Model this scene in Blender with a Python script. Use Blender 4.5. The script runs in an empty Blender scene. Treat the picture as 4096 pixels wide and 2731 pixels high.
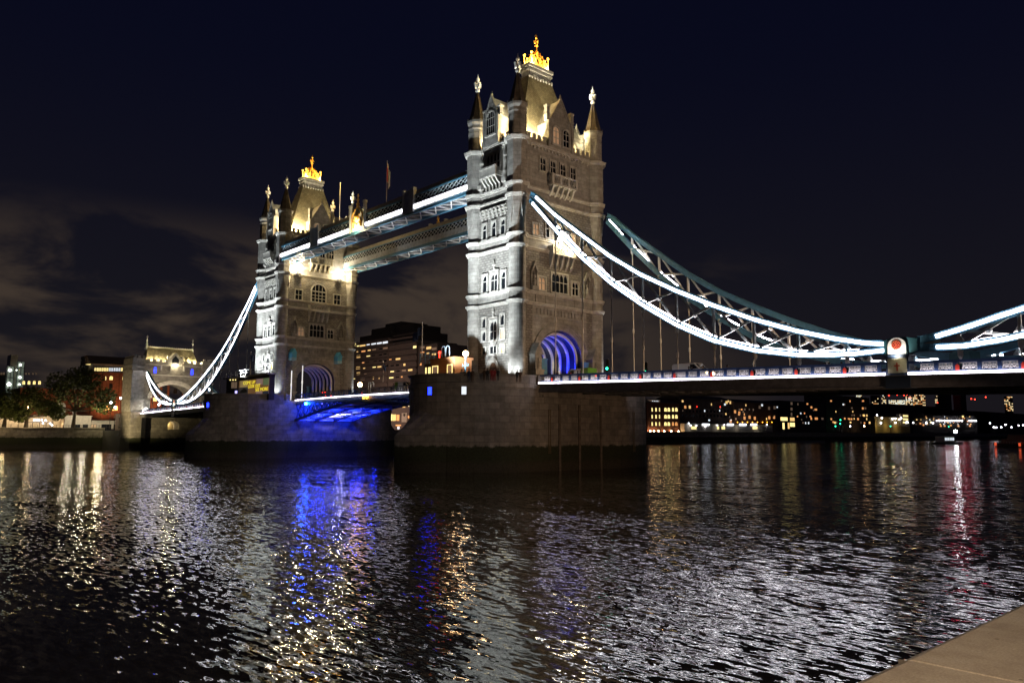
import bpy, bmesh, math, random
from mathutils import Vector, Matrix, noise
R = math.radians
PI = math.pi
rnd = random.Random(7)
S = bpy.context.scene
COL = S.collection

# ------------------------------------------------------------------ camera
CX = Vector((135.616, -90.917, 6.0)); YAW, PIT, ROL, FPX = -0.836, 0.117, 0.003, 3122.0
_fw = Vector((math.sin(YAW)*math.cos(PIT), math.cos(YAW)*math.cos(PIT), math.sin(PIT)))
_r0 = Vector((math.cos(YAW), -math.sin(YAW), 0)); _u0 = _r0.cross(_fw)
_R = _r0*math.cos(ROL)+_u0*math.sin(ROL); _U = -_r0*math.sin(ROL)+_u0*math.cos(ROL)
cam = bpy.data.cameras.new('camera'); cam.sensor_width = 36; cam.lens = FPX/4096*36
cam.clip_start = 0.1; cam.clip_end = 12000
co = bpy.data.objects.new('camera', cam); COL.objects.link(co)
M = Matrix((_R, _U, -_fw)).transposed().to_4x4(); M.translation = CX
co.matrix_world = M; S.camera = co
def at(px, py, ax, v):          # where the view ray through a photo pixel meets the plane axis = v
    d = _fw + _R*((px-2048)/FPX) - _U*((py-1365.5)/FPX)
    return CX + d*((v-CX[ax])/d[ax])
S.render.engine = 'CYCLES'
S.view_settings.view_transform = 'Standard'; S.view_settings.look = 'None'
S.view_settings.exposure = 0; S.view_settings.gamma = 1
S.cycles.use_denoising = True
try: S.cycles.denoiser = 'OPENIMAGEDENOISE'
except Exception: pass
S.cycles.max_bounces = 5; S.cycles.diffuse_bounces = 2; S.cycles.glossy_bounces = 3
S.cycles.transmission_bounces = 2; S.cycles.transparent_max_bounces = 4
S.cycles.caustics_reflective = False; S.cycles.caustics_refractive = False
S.cycles.sample_clamp_indirect = 30

# ------------------------------------------------------------------ node helpers
def nn(nt, t, **kw):
    n = nt.nodes.new(t)
    for k, v in kw.items():
        if k in n.inputs.keys(): n.inputs[k].default_value = v
        else: setattr(n, k, v)
    return n
def mathn(nt, op, a, b=None, c=None, clamp=False):
    n = nt.nodes.new('ShaderNodeMath'); n.operation = op; n.use_clamp = clamp
    for i, x in enumerate((a, b, c)):
        if x is None: continue
        if isinstance(x, (int, float)): n.inputs[i].default_value = x
        else: nt.links.new(x, n.inputs[i])
    return n.outputs[0]
def ramp(nt, src, stops):
    n = nt.nodes.new('ShaderNodeValToRGB'); e = n.color_ramp.elements
    while len(e) < len(stops): e.new(0.5)
    for el, (p, c) in zip(e, stops):
        el.position = p; el.color = (c, c, c, 1) if isinstance(c, (int, float)) else (*c, 1)
    nt.links.new(src, n.inputs[0]); return n.outputs[0]
def smooth(nt, src, a, b, o0=0.0, o1=1.0):
    n = nt.nodes.new('ShaderNodeMapRange'); n.interpolation_type = 'SMOOTHSTEP'
    nt.links.new(src, n.inputs[0])
    for i, v in enumerate((a, b, o0, o1)): n.inputs[i+1].default_value = v
    return n.outputs[0]
def mixc(nt, fac, a, b, mode='MIX'):
    n = nt.nodes.new('ShaderNodeMix'); n.data_type = 'RGBA'; n.blend_type = mode
    for sock, x in ((n.inputs[0], fac), (n.inputs[6], a), (n.inputs[7], b)):
        if hasattr(x, 'is_linked'): nt.links.new(x, sock)
        elif isinstance(x, (int, float)): sock.default_value = x
        else: sock.default_value = (*x, 1)
    return n.outputs[2]

# ------------------------------------------------------------------ night sky
W = bpy.data.worlds.new('World'); S.world = W; W.use_nodes = True
nt = W.node_tree; bg = nt.nodes['Background']
sky = nt.nodes.new('ShaderNodeTexSky'); sky.sky_type = 'NISHITA'; sky.sun_disc = False
sky.sun_elevation = R(-6); sky.sun_rotation = R(300)
tc = nn(nt, 'ShaderNodeTexCoord'); sep = nn(nt, 'ShaderNodeSeparateXYZ')
nt.links.new(tc.outputs['Generated'], sep.inputs[0])
el = sep.outputs[2]
base = mixc(nt, smooth(nt, el, 0.0, 0.5), (0.0085, 0.0076, 0.0105), (0.0024, 0.0029, 0.0105))
mp = nn(nt, 'ShaderNodeMapping'); mp.inputs['Scale'].default_value = (1, 1, 2.6)
nt.links.new(tc.outputs['Generated'], mp.inputs[0])
no = nn(nt, 'ShaderNodeTexNoise', Scale=5.5, Detail=7.0, Roughness=0.55, Distortion=0.4); nt.links.new(mp.outputs[0], no.inputs['Vector'])
# clouds hang low over the far bank, lit brown by the city
dt = nn(nt, 'ShaderNodeVectorMath', operation='DOT_PRODUCT'); nt.links.new(tc.outputs['Generated'], dt.inputs[0])
dt.inputs[1].default_value = (-0.93, 0.36, 0.0)
side = smooth(nt, dt.outputs['Value'], 0.72, 0.95)
low = smooth(nt, el, 0.275, 0.17)
cl = mathn(nt, 'MULTIPLY', mathn(nt, 'MULTIPLY', smooth(nt, no.outputs[0], 0.42, 0.60), low), side)
sk = mixc(nt, cl, base, (0.046, 0.033, 0.025))
add = mixc(nt, 1.0, sk, mixc(nt, 1.0, sky.outputs[0], (0.03, 0.03, 0.03), 'MULTIPLY'), 'ADD')
nt.links.new(add, bg.inputs[0]); bg.inputs[1].default_value = 1.0

# ------------------------------------------------------------------ floodlights and lamps (the lights the place has at night, plus added fill spots)
def light(name, kind, loc, energy, color, target=None, size=60, blend=0.5, radius=0.25):
    l = bpy.data.lights.new(name, kind); l.energy = energy; l.color = color
    if kind == 'SPOT': l.spot_size = R(size); l.spot_blend = blend
    l.shadow_soft_size = radius
    o = bpy.data.objects.new(name, l); COL.objects.link(o); o.location = loc
    if target is not None:
        o.rotation_euler = (Vector(target)-Vector(loc)).to_track_quat('-Z', 'Y').to_euler()
    return o
XS = 41.15
COOL, WARM, SOD, BLUE = (0.86, 0.95, 1.0), (1.0, 0.72, 0.38), (1.0, 0.55, 0.25), (0.008, 0.03, 1.0)
K = 1.0
for s, k in ((1, 1.0), (-1, 1.25)):
    x = XS*s
    # cool uplights on the upstream end of each pier
    if s > 0:
        light('floodlight_beam', 'SPOT', (x+2.2, -21.6, 14.9), 23000, COOL, (x-0.4, -9.6, 26), 72, 0.6)
        light('floodlight_beam', 'SPOT', (x+1.2, -22.2, 14.9), 88000, COOL, (x-0.3, -9.6, 46), 52, 0.8)
    else:
        light('floodlight_beam', 'SPOT', (x-2.4, -16.6, 18.9), 18000, COOL, (x-0.8, -9.6, 27), 100, 0.8)
        light('floodlight_beam', 'SPOT', (x-0.8, -17.0, 18.9), 66000, COOL, (x-0.5, -9.6, 46), 54, 0.8)
        light('floodlight_beam', 'SPOT', (x-1.0, -12.3, 16.0), 5200, COOL, (x-0.4, -9.6, 20), 90, 0.9)
    light('turret_uplight', 'SPOT', (x+3.9, -11.6, 14.2), 2600, COOL, (x+5.1, -9.5, 24), 95, 0.8, 0.1)
    light('turret_uplight', 'SPOT', (x+7.0, -11.0, 14.2), 1500, COOL, (x+5.1, -9.5, 24), 95, 0.8, 0.1)
    light('turret_uplight', 'SPOT', (x+6.4, 10.6, 14.2), 3400, COOL, (x+5.1, 9.1, 26), 75, 0.8, 0.1)
    light('turret_uplight', 'SPOT', (x-6.9, -10.6, 14.2), 700, COOL, (x-5.1, -9.1, 24), 75, 0.8, 0.1)
    # warm roof lamps on the wall walk behind the battlements
    for (ux, uy) in ((4.9, -5.4), (4.9, 4.9), (-4.9, -5.4), (-4.9, 4.9)):
        light('roof_lamp', 'SPOT', (x+ux, uy, 54.0), 15000, (1.0, 0.84, 0.50), (x+ux*0.35, uy*0.95, 58.5), 125, 0.6, 0.3)
    light('roof_lamp', 'POINT', (x+2.9, -9.0, 54.5), 1300, (1.0, 0.74, 0.36), radius=0.2)
    light('roof_lamp', 'POINT', (x-2.9, -9.0, 54.5), 1300, (1.0, 0.74, 0.36), radius=0.2)
    for (ux, uy) in ((1.6, -2.6), (1.6, 2.6), (-1.6, -2.6), (-1.6, 2.6)):
        light('crown_lamp', 'POINT', (x+ux*0.75, uy*0.85, 70.15), 4400, (1.0, 0.65, 0.24), radius=0.1)
    light('finial_spot', 'SPOT', (x+1.2, -3.0, 69.5), 5200, (0.9, 0.95, 1), (x+5.1, -9.1, 66), 40, 0.6, 0.1)
    light('finial_spot', 'SPOT', (x+1.2, 3.0, 69.5), 16000, (0.9, 0.95, 1), (x+5.1, 9.1, 66), 40, 0.6, 0.1)
    light('finial_spot', 'SPOT', (x-1.2, -3.0, 69.5), 4200, (0.9, 0.95, 1), (x-5.1, -9.1, 66), 40, 0.6, 0.1)
# unseen warm spots added in place of city light on towers and piers
light('warm_fill_spot', 'SPOT', (133, -7, 19), 92000, (1.0, 0.66, 0.40), (XS, 1, 36), 44, 0.7, 1.0)
light('warm_fill_spot', 'SPOT', (136, -62, 13), 28000, (1.0, 0.72, 0.50), (XS, -14, 6), 17, 0.8, 1.0)
light('warm_fill_spot', 'SPOT', (120, -150, 12), 84000, (1.0, 0.80, 0.64), (-35, -14, 5), 9, 0.8, 1.0)
light('warm_fill_spot', 'SPOT', (33, -1, 17), 12000, (1.0, 0.68, 0.42), (-36, 0, 30), 34, 0.8, 1.0)  # hangs over the bascule, added to lift the farther tower
light('warm_fill_spot', 'SPOT', (132, -16, 6), 24000, (1.0, 0.62, 0.38), (52, -1, 7), 26, 0.8, 1.0)
light('promenade_lamp', 'POINT', (139.5, -93.5, 9.0), 3800, (1.0, 0.76, 0.55), radius=0.3)

# ------------------------------------------------------------------ mesh builder
ORG = {}
class MB:
    def __init__(s): s.v = []; s.f = []
    def box(s, x0, y0, z0, x1, y1, z1):
        x0, x1 = min(x0, x1), max(x0, x1); y0, y1 = min(y0, y1), max(y0, y1); z0, z1 = min(z0, z1), max(z0, z1)
        b = len(s.v)
        s.v += [(x0,y0,z0),(x1,y0,z0),(x1,y1,z0),(x0,y1,z0),(x0,y0,z1),(x1,y0,z1),(x1,y1,z1),(x0,y1,z1)]
        s.f += [tuple(b+i for i in q) for q in ((3,2,1,0),(4,5,6,7),(0,1,5,4),(1,2,6,5),(2,3,7,6),(3,0,4,7))]
        return s
    def prism(s, pts, off):                # closed polygon swept along off
        b = len(s.v); n = len(pts); o = Vector(off)
        s.v += [tuple(p) for p in pts] + [tuple(Vector(p)+o) for p in pts]
        s.f += [tuple(range(b+n-1, b-1, -1)), tuple(range(b+n, b+2*n))]
        s.f += [(b+i, b+(i+1) % n, b+n+(i+1) % n, b+n+i) for i in range(n)]
        return s
    def hexa(s, lo, hi):                   # two quads bottom / top
        b = len(s.v); s.v += [tuple(p) for p in lo]+[tuple(p) for p in hi]
        s.f += [tuple(b+i for i in q) for q in ((3,2,1,0),(4,5,6,7),(0,1,5,4),(1,2,6,5),(2,3,7,6),(3,0,4,7))]
        return s
    def bar(s, p, q, w, h, up=(0, 0, 1)):  # rectangular beam
        p, q = Vector(p), Vector(q); d = (q-p).normalized(); up = Vector(up)
        if abs(d.dot(up)) > 0.99: up = Vector((1, 0, 0))
        a = d.cross(up).normalized()*(w/2); c = a.cross(d).normalized()*(h/2)
        return s.hexa([p-a-c, p+a-c, p+a+c, p-a+c], [q-a-c, q+a-c, q+a+c, q-a+c])
    def strip(s, pts, w, h, side=(0, 1, 0)):   # beam following a polyline; w along side, h in plane
        side = Vector(side).normalized(); n = len(pts); b = len(s.v); P = [Vector(p) for p in pts]
        for i, p in enumerate(P):
            t = (P[min(i+1, n-1)]-P[max(i-1, 0)]).normalized(); c = t.cross(side).normalized()*(h/2); a = side*(w/2)
            s.v += [tuple(p-a-c), tuple(p+a-c), tuple(p+a+c), tuple(p-a+c)]
        for i in range(n-1):
            k = b+4*i
            s.f += [(k+j, k+(j+1) % 4, k+4+(j+1) % 4, k+4+j) for j in range(4)]
        s.f += [(b+3, b+2, b+1, b), tuple(b+4*(n-1)+j for j in range(4))]
        return s
    def tube(s, pts, r, n=8):
        P = [Vector(p) for p in pts]; m = len(P); b = len(s.v)
        rr = r if isinstance(r, (list, tuple)) else [r]*m
        ref = Vector((0, 0, 1))
        if abs((P[-1]-P[0]).normalized().dot(ref)) > 0.9: ref = Vector((1, 0, 0))
        for i, p in enumerate(P):
            t = (P[min(i+1, m-1)]-P[max(i-1, 0)]).normalized()
            a = t.cross(ref).normalized(); c = t.cross(a).normalized()
            s.v += [tuple(p+(a*math.cos(2*PI*j/n)+c*math.sin(2*PI*j/n))*rr[i]) for j in range(n)]
        for i in range(m-1):
            k = b+n*i; s.f += [(k+j, k+(j+1) % n, k+n+(j+1) % n, k+n+j) for j in range(n)]
        s.f += [tuple(range(b+n-1, b-1, -1)), tuple(b+n*(m-1)+j for j in range(n))]
        return s
    def lathe(s, x, y, prof, n=16, rot=0.0):
        b = len(s.v); m = len(prof)
        for r, z in prof:
            s.v += [(x+r*math.cos(rot+2*PI*j/n), y+r*math.sin(rot+2*PI*j/n), z) for j in range(n)]
        for i in range(m-1):
            k = b+n*i; s.f += [(k+j, k+(j+1) % n, k+n+(j+1) % n, k+n+j) for j in range(n)]
        s.f += [tuple(range(b+n-1, b-1, -1)), tuple(b+n*(m-1)+j for j in range(n))]
        return s
    def ball(s, c, r, n=10, m=6, sz=1.0):
        return s.lathe(c[0], c[1], [(max(r*math.sin(PI*i/m), 0.002), c[2]-r*sz*math.cos(PI*i/m)) for i in range(m+1)], n)
    def build(s, name, mat, parent=None, smooth=False, loc=None):
        root = parent
        while root is not None and root.parent is not None: root = root.parent
        o0 = Vector(root.location) if root is not None else (Vector(loc) if loc else Vector((0, 0, 0)))
        me = bpy.data.meshes.new(name)
        me.from_pydata([(a-o0.x, b-o0.y, c-o0.z) for a, b, c in s.v], [], s.f)
        bm = bmesh.new(); bm.from_mesh(me); bmesh.ops.recalc_face_normals(bm, faces=bm.faces); bm.to_mesh(me); bm.free()
        if smooth:
            me.polygons.foreach_set('use_smooth', [True]*len(me.polygons))
            try: me.set_sharp_from_angle(angle=R(40))
            except Exception: pass
        me.materials.append(mat)
        o = bpy.data.objects.new(name, me); COL.objects.link(o)
        if parent is not None: o.parent = parent
        elif loc: o.location = loc
        return o
def tag(o, label=None, cat=None, group=None, kind=None):
    if label: o['label'] = label
    if cat: o['category'] = cat
    if group: o['group'] = group
    if kind: o['kind'] = kind
    return o
def thing(name, loc, label, cat, group=None, rz=0.0):
    o = bpy.data.objects.new(name, None); COL.objects.link(o); o.location = loc; o.rotation_euler = (0, 0, rz)
    o.empty_display_size = 0.5
    return tag(o, label, cat, group)
def kids(o): return [c for c in bpy.data.objects if c.parent == o]
_k = {}
def copy_tree(root, loc, rz, label, group=None):
    r = root.copy(); COL.objects.link(r); r.location = loc; r.rotation_euler = (0, 0, rz); r['label'] = label
    if group: r['group'] = group
    for ch in list(root.children):
        c = ch.copy(); COL.objects.link(c); c.parent = r
        for g in list(ch.children):
            d = g.copy(); COL.objects.link(d); d.parent = c
    return r

# ------------------------------------------------------------------ materials
def pmat(name, color, rough=0.7, metal=0.0, emit=None, es=0.0, var=0.0, vscale=1.5, bump=0.0):
    m = bpy.data.materials.new(name); m.use_nodes = True; t = m.node_tree; b = t.nodes['Principled BSDF']
    b.inputs['Base Color'].default_value = (*color, 1); b.inputs['Roughness'].default_value = rough; b.inputs['Metallic'].default_value = metal
    if var:
        c = nn(t, 'ShaderNodeTexCoord'); n = nn(t, 'ShaderNodeTexNoise', Scale=vscale, Detail=5.0, Roughness=0.6)
        t.links.new(c.outputs['Object'], n.inputs['Vector'])
        f = smooth(t, n.outputs[0], 0.3, 0.7, 1-var, 1+var)
        mu = nn(t, 'ShaderNodeVectorMath', operation='SCALE'); mu.inputs[0].default_value = color; t.links.new(f, mu.inputs['Scale'])
        t.links.new(mu.outputs[0], b.inputs['Base Color'])
        if bump:
            bp = nn(t, 'ShaderNodeBump', Strength=bump, Distance=0.05); t.links.new(n.outputs[0], bp.inputs['Height']); t.links.new(bp.outputs[0], b.inputs['Normal'])
    if emit:
        b.inputs['Emission Color'].default_value = (*emit, 1); b.inputs['Emission Strength'].default_value = es
    return m
def stone(name, c1, c2, bw=0.9, bh=0.38, mortar=0.02, mcol=0.55, bump=0.35, stain=False, rough=0.9):
    """coursed masonry: blocks run along the wall (x+y) and up (z)"""
    m = bpy.data.materials.new(name); m.use_nodes = True; t = m.node_tree; b = t.nodes['Principled BSDF']
    c = nn(t, 'ShaderNodeTexCoord'); s = nn(t, 'ShaderNodeSeparateXYZ'); t.links.new(c.outputs['Object'], s.inputs[0])
    u = mathn(t, 'ADD', s.outputs[0], s.outputs[1]); cb = nn(t, 'ShaderNodeCombineXYZ')
    t.links.new(u, cb.inputs[0]); t.links.new(s.outputs[2], cb.inputs[1])
    br = nn(t, 'ShaderNodeTexBrick'); br.inputs['Scale'].default_value = 1.0
    br.inputs['Brick Width'].default_value = bw; br.inputs['Row Height'].default_value = bh
    br.inputs['Mortar Size'].default_value = mortar; br.inputs['Mortar Smooth'].default_value = 0.3; br.inputs['Bias'].default_value = 0.0
    br.inputs['Color1'].default_value = (*c1, 1); br.inputs['Color2'].default_value = (*c2, 1)
    br.inputs['Mortar'].default_value = (*[x*mcol for x in c1], 1)
    t.links.new(cb.outputs[0], br.inputs['Vector'])
    n = nn(t, 'ShaderNodeTexNoise', Scale=0.9, Detail=6.0, Roughness=0.65); t.links.new(c.outputs['Object'], n.inputs['Vector'])
    col = mixc(t, 1.0, br.outputs[0], ramp(t, n.outputs[0], [(0.3, 0.62), (0.7, 1.15)]), 'MULTIPLY')
    n2 = nn(t, 'ShaderNodeTexNoise', Scale=5.0, Detail=4.0, Roughness=0.7); t.links.new(c.outputs['Object'], n2.inputs['Vector'])
    if stain:                                  # tidal weed and slime below the high-water mark
        gz = nn(t, 'ShaderNodeNewGeometry'); gs = nn(t, 'ShaderNodeSeparateXYZ'); t.links.new(gz.outputs['Position'], gs.inputs[0])
        zz = mathn(t, 'ADD', gs.outputs[2], mathn(t, 'MULTIPLY', mathn(t, 'SUBTRACT', n.outputs[0], 0.5), 1.3))
        k = smooth(t, zz, 4.35, 4.0)
        k2 = smooth(t, zz, 2.4, 1.2)
        slime = mixc(t, k2, (0.035, 0.040, 0.018), (0.055, 0.048, 0.032))
        col = mixc(t, k, col, mixc(t, 1.0, slime, ramp(t, n2.outputs[0], [(0.3, 0.5), (0.7, 1.5)]), 'MULTIPLY'))
    t.links.new(col, b.inputs['Base Color']); b.inputs['Roughness'].default_value = rough
    h = mathn(t, 'ADD', mathn(t, 'MULTIPLY', br.outputs['Fac'], -0.5), mathn(t, 'MULTIPLY', n2.outputs[0], 0.9))
    bp = nn(t, 'ShaderNodeBump', Strength=bump, Distance=0.08); t.links.new(h, bp.inputs['Height']); t.links.new(bp.outputs[0], b.inputs['Normal'])
    return m
m_rough = stone('rough_granite', (0.34, 0.32, 0.29), (0.24, 0.225, 0.20), 0.80, 0.40, 0.05, 0.42, 0.9)
m_ash = stone('smooth_ashlar', (0.40, 0.385, 0.35), (0.31, 0.295, 0.27), 1.3, 0.62, 0.022, 0.5, 0.25)
m_trim = pmat('portland_stone', (0.46, 0.44, 0.40), 0.85, var=0.18, vscale=1.2, bump=0.2)
m_pier = stone('pier_granite', (0.33, 0.295, 0.25), (0.22, 0.20, 0.17), 2.0, 0.95, 0.03, 0.42, 0.45, True)
m_slate = stone('roof_tiles', (0.36, 0.31, 0.19), (0.24, 0.21, 0.13), 0.35, 0.22, 0.03, 0.35, 0.7)
m_spire = stone('spire_slate', (0.17, 0.14, 0.10), (0.12, 0.10, 0.08), 0.5, 0.8, 0.02, 0.5, 0.3)
m_lead = pmat('lead', (0.42, 0.42, 0.44), 0.6, 0.3, var=0.2)
m_gold = pmat('gilding', (0.85, 0.50, 0.10), 0.4, 0.35)
m_cross = pmat('white_gilt', (0.75, 0.75, 0.72), 0.5)
m_blue = pmat('blue_paint', (0.10, 0.27, 0.40), 0.5, var=0.15)
m_dblue = pmat('dark_blue_paint', (0.045, 0.085, 0.20), 0.5, var=0.15)
m_white = pmat('white_paint', (0.74, 0.72, 0.68), 0.55, var=0.08)
m_steel = pmat('grey_steel', (0.16, 0.16, 0.17), 0.6, var=0.25)
m_lat = pmat('lattice_paint', (0.50, 0.53, 0.56), 0.55, var=0.2)
m_red = pmat('red_paint_glow', (0.62, 0.05, 0.03), 0.5, emit=(1, 0.07, 0.03), es=0.12)  # faint red glow put into the paint itself
m_glass = pmat('dark_glass', (0.012, 0.014, 0.018), 0.12)
def em(name, c, s, base=None): return pmat(name, base or tuple(min(0.8, x) for x in c), 0.5, emit=c, es=s)
m_led = em('white_led', (1.0, 0.95, 1.0), 10.0)
m_ledw = em('web_led', (1.0, 0.95, 1.0), 20.0); m_ledt = em('trough_led', (1.0, 0.95, 1.0), 30.0)
m_ledv = em('violet_white_led', (0.93, 0.86, 1.0), 9.0)
for m_ in (m_led, m_ledv):             # separate fittings: output wavers along the strip
    t = m_.node_tree; g_ = nn(t, 'ShaderNodeNewGeometry'); n_ = nn(t, 'ShaderNodeTexNoise', Scale=1.3, Detail=2.0); t.links.new(g_.outputs['Position'], n_.inputs['Vector'])
    k_ = t.nodes['Principled BSDF'].inputs['Emission Strength']; t.links.new(smooth(t, n_.outputs[0], 0.3, 0.7, k_.default_value*0.55, k_.default_value*1.35), k_)
m_win_w = em('window_warm', (1.0, 0.62, 0.22), 1.1)
m_win_y = em('window_yellow', (1.0, 0.78, 0.30), 1.6)
m_win_o = em('window_orange', (1.0, 0.42, 0.14), 0.9)
m_win_c = em('window_cool', (0.85, 0.93, 1.0), 1.0)
m_win_d = em('window_dim', (0.9, 0.6, 0.4), 0.10)
m_blu = em('blue_lamp', (0.008, 0.02, 1.0), 9.0)
m_cyan = em('cyan_blue_lamp', (0.004, 0.07, 1.0), 220.0)
m_lampw = em('lamp_white', (1.0, 0.95, 0.85), 130.0)
m_lampb = em('bracket_globe', (1.0, 0.96, 0.90), 38.0); m_lampg = em('street_globe', (1.0, 0.62, 0.30), 20.0)
m_lampo = em('lamp_sodium', (1.0, 0.62, 0.30), 60.0)
m_lampv = em('lamp_bluewhite', (0.9, 0.9, 1.0), 14.0)
m_redl = em('red_lamp', (1.0, 0.04, 0.02), 7.0)
m_amber = em('amber_lamp', (1.0, 0.40, 0.03), 9.0)
m_green = em('green_lamp', (0.03, 1.0, 0.45), 6.0)
m_asph = pmat('asphalt', (0.05, 0.05, 0.052), 0.85, var=0.2)
m_black = pmat('black_metal', (0.02, 0.02, 0.022), 0.5)

# ------------------------------------------------------------------ water
wm = bpy.data.materials.new('river_water'); wm.use_nodes = True; t = wm.node_tree; b = t.nodes['Principled BSDF']
b.inputs['Base Color'].default_value = (0.044, 0.038, 0.020, 1); b.inputs['Roughness'].default_value = 0.02; b.inputs['IOR'].default_value = 1.33
g = nn(t, 'ShaderNodeNewGeometry')
mpw = nn(t, 'ShaderNodeMapping'); mpw.inputs['Rotation'].default_value = (0, 0, R(-50)); mpw.inputs['Scale'].default_value = (0.46, 1.5, 1)
t.links.new(g.outputs['Position'], mpw.inputs[0])
def wave(scale, detail, amp, seed):
    n = nn(t, 'ShaderNodeTexNoise', Scale=scale, Detail=detail, Roughness=0.55)
    n.noise_dimensions = '4D'; n.inputs['W'].default_value = seed
    t.links.new(mpw.outputs[0], n.inputs['Vector'])
    sc = nn(t, 'ShaderNodeVectorMath', operation='SUBTRACT'); t.links.new(n.outputs['Color'], sc.inputs[0]); sc.inputs[1].default_value = (0.5, 0.5, 0.5)
    s2 = nn(t, 'ShaderNodeVectorMath', operation='SCALE'); t.links.new(sc.outputs[0], s2.inputs[0]); s2.inputs['Scale'].default_value = amp
    return s2.outputs[0]
a1 = nn(t, 'ShaderNodeVectorMath', operation='ADD')
t.links.new(wave(0.22, 2.0, 0.15, 0.0), a1.inputs[0]); t.links.new(wave(2.6, 2.5, 0.46, 5.0), a1.inputs[1])
a2 = nn(t, 'ShaderNodeVectorMath', operation='ADD'); t.links.new(a1.outputs[0], a2.inputs[0]); t.links.new(wave(8.0, 1.0, 0.12, 9.0), a2.inputs[1]); a1 = a2
ws = nn(t, 'ShaderNodeSeparateXYZ'); t.links.new(a1.outputs[0], ws.inputs[0])
wc = nn(t, 'ShaderNodeCombineXYZ', Z=1.0); t.links.new(ws.outputs[0], wc.inputs[0]); t.links.new(ws.outputs[1], wc.inputs[1])
wn = nn(t, 'ShaderNodeVectorMath', operation='NORMALIZE'); t.links.new(wc.outputs[0], wn.inputs[0])
t.links.new(wn.outputs[0], b.inputs['Normal'])
ZW = 0.40
tag(MB().hexa([(-3000, -900, -6), (133.2, -900, -6), (133.2, 4200, -6), (-3000, 4200, -6)],
              [(-3000, -900, ZW), (133.2, -900, ZW), (133.2, 4200, ZW), (-3000, 4200, ZW)]).build('river_water', wm), kind='structure')

# ================================================================== TOWERS
LV = dict(a=26.78, b=28.57, c=35.66, d=37.46, e=43.75, f=45.65, g=53.1)
ZB = 13.3
T1 = thing('stone_tower', (XS, 0, ZB), 'nearer and taller-looking gothic stone bridge tower with blue-lit road arch', 'bridge tower', 'twin gothic bridge towers')
HX, HY, AX, AY = 5.65, 9.6, 5.10, 9.09
def fp(face, u, z, d):
    return {'W': (XS+u, -HY-d, z), 'E': (XS-u, HY+d, z), 'L': (XS+HX+d, u, z), 'R': (XS-HX-d, -u, z)}[face]
def fbox(mb, face, u0, u1, z0, z1, d0, d1):
    p, q = fp(face, u0, z0, d0), fp(face, u1, z1, d1); mb.box(*p, *q)
def fpoly(mb, face, pts, d0, d1):
    P = [fp(face, u, z, d0) for u, z in pts]; q0, q1 = Vector(fp(face, 0, 0, d0)), Vector(fp(face, 0, 0, d1)); mb.prism(P, q1-q0)
def arc(hw, z0, rise, n=14, p=1.0, u0=0.0):
    return [(u0+hw*math.cos(PI*i/n), z0+rise*math.sin(PI*i/n)**p) for i in range(n+1)]
def archring(mb, face, hw0, r0, hw1, r1, z0, d0, d1, n=16, u0=0.0):
    A, B = arc(hw0, z0, r0, n, u0=u0), arc(hw1, z0, r1, n, u0=u0)
    for i in range(n): fpoly(mb, face, [A[i], A[i+1], B[i+1], B[i]], d0, d1)

# walls: lower stage with road arch running through along X, upper stages solid
wl = MB()
def section(z0, z1, hw, spr, rise):
    a = arc(hw, spr, rise, 18)
    pts = [(HY, z0), (HY, z1), (-HY, z1), (-HY, z0), (-hw, z0)]+a[::-1]+[(hw, z0)]
    wl.prism([(XS-HX, u, z) for u, z in pts], (2*HX, 0, 0))
section(ZB-0.6, LV['a'], 5.0, 18.4, 4.25)
wl.build('wall', m_ash, T1)
# rough-faced stone fields between the string courses
fields = MB()
for f, w in (('W', 3.72), ('E', 3.72)):
    for z0, z1 in ((ZB, LV['a']-0.45), (LV['b'], LV['c']-0.45), (LV['d'], LV['e']-0.45)):
        fbox(fields, f, -w, w, z0, z1, -0.3, 0.04)
for f in 'LR':
    for z0, z1 in ((LV['b'], LV['c']-0.45), (LV['d'], LV['e']-0.45)):
        fbox(fields, f, -7.75, 7.75, z0, z1, -0.3, 0.04)
    for sg in (-1, 1): fbox(fields, f, sg*6.35, sg*7.75, ZB, LV['a']-0.45, -0.3, 0.04)
fields.build('rough_stone_facing', m_rough, T1)
up = MB(); up.box(XS-HX, -HY, LV['a'], XS+HX, HY, LV['g']); up.build('upper_wall', m_ash, T1)
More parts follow.
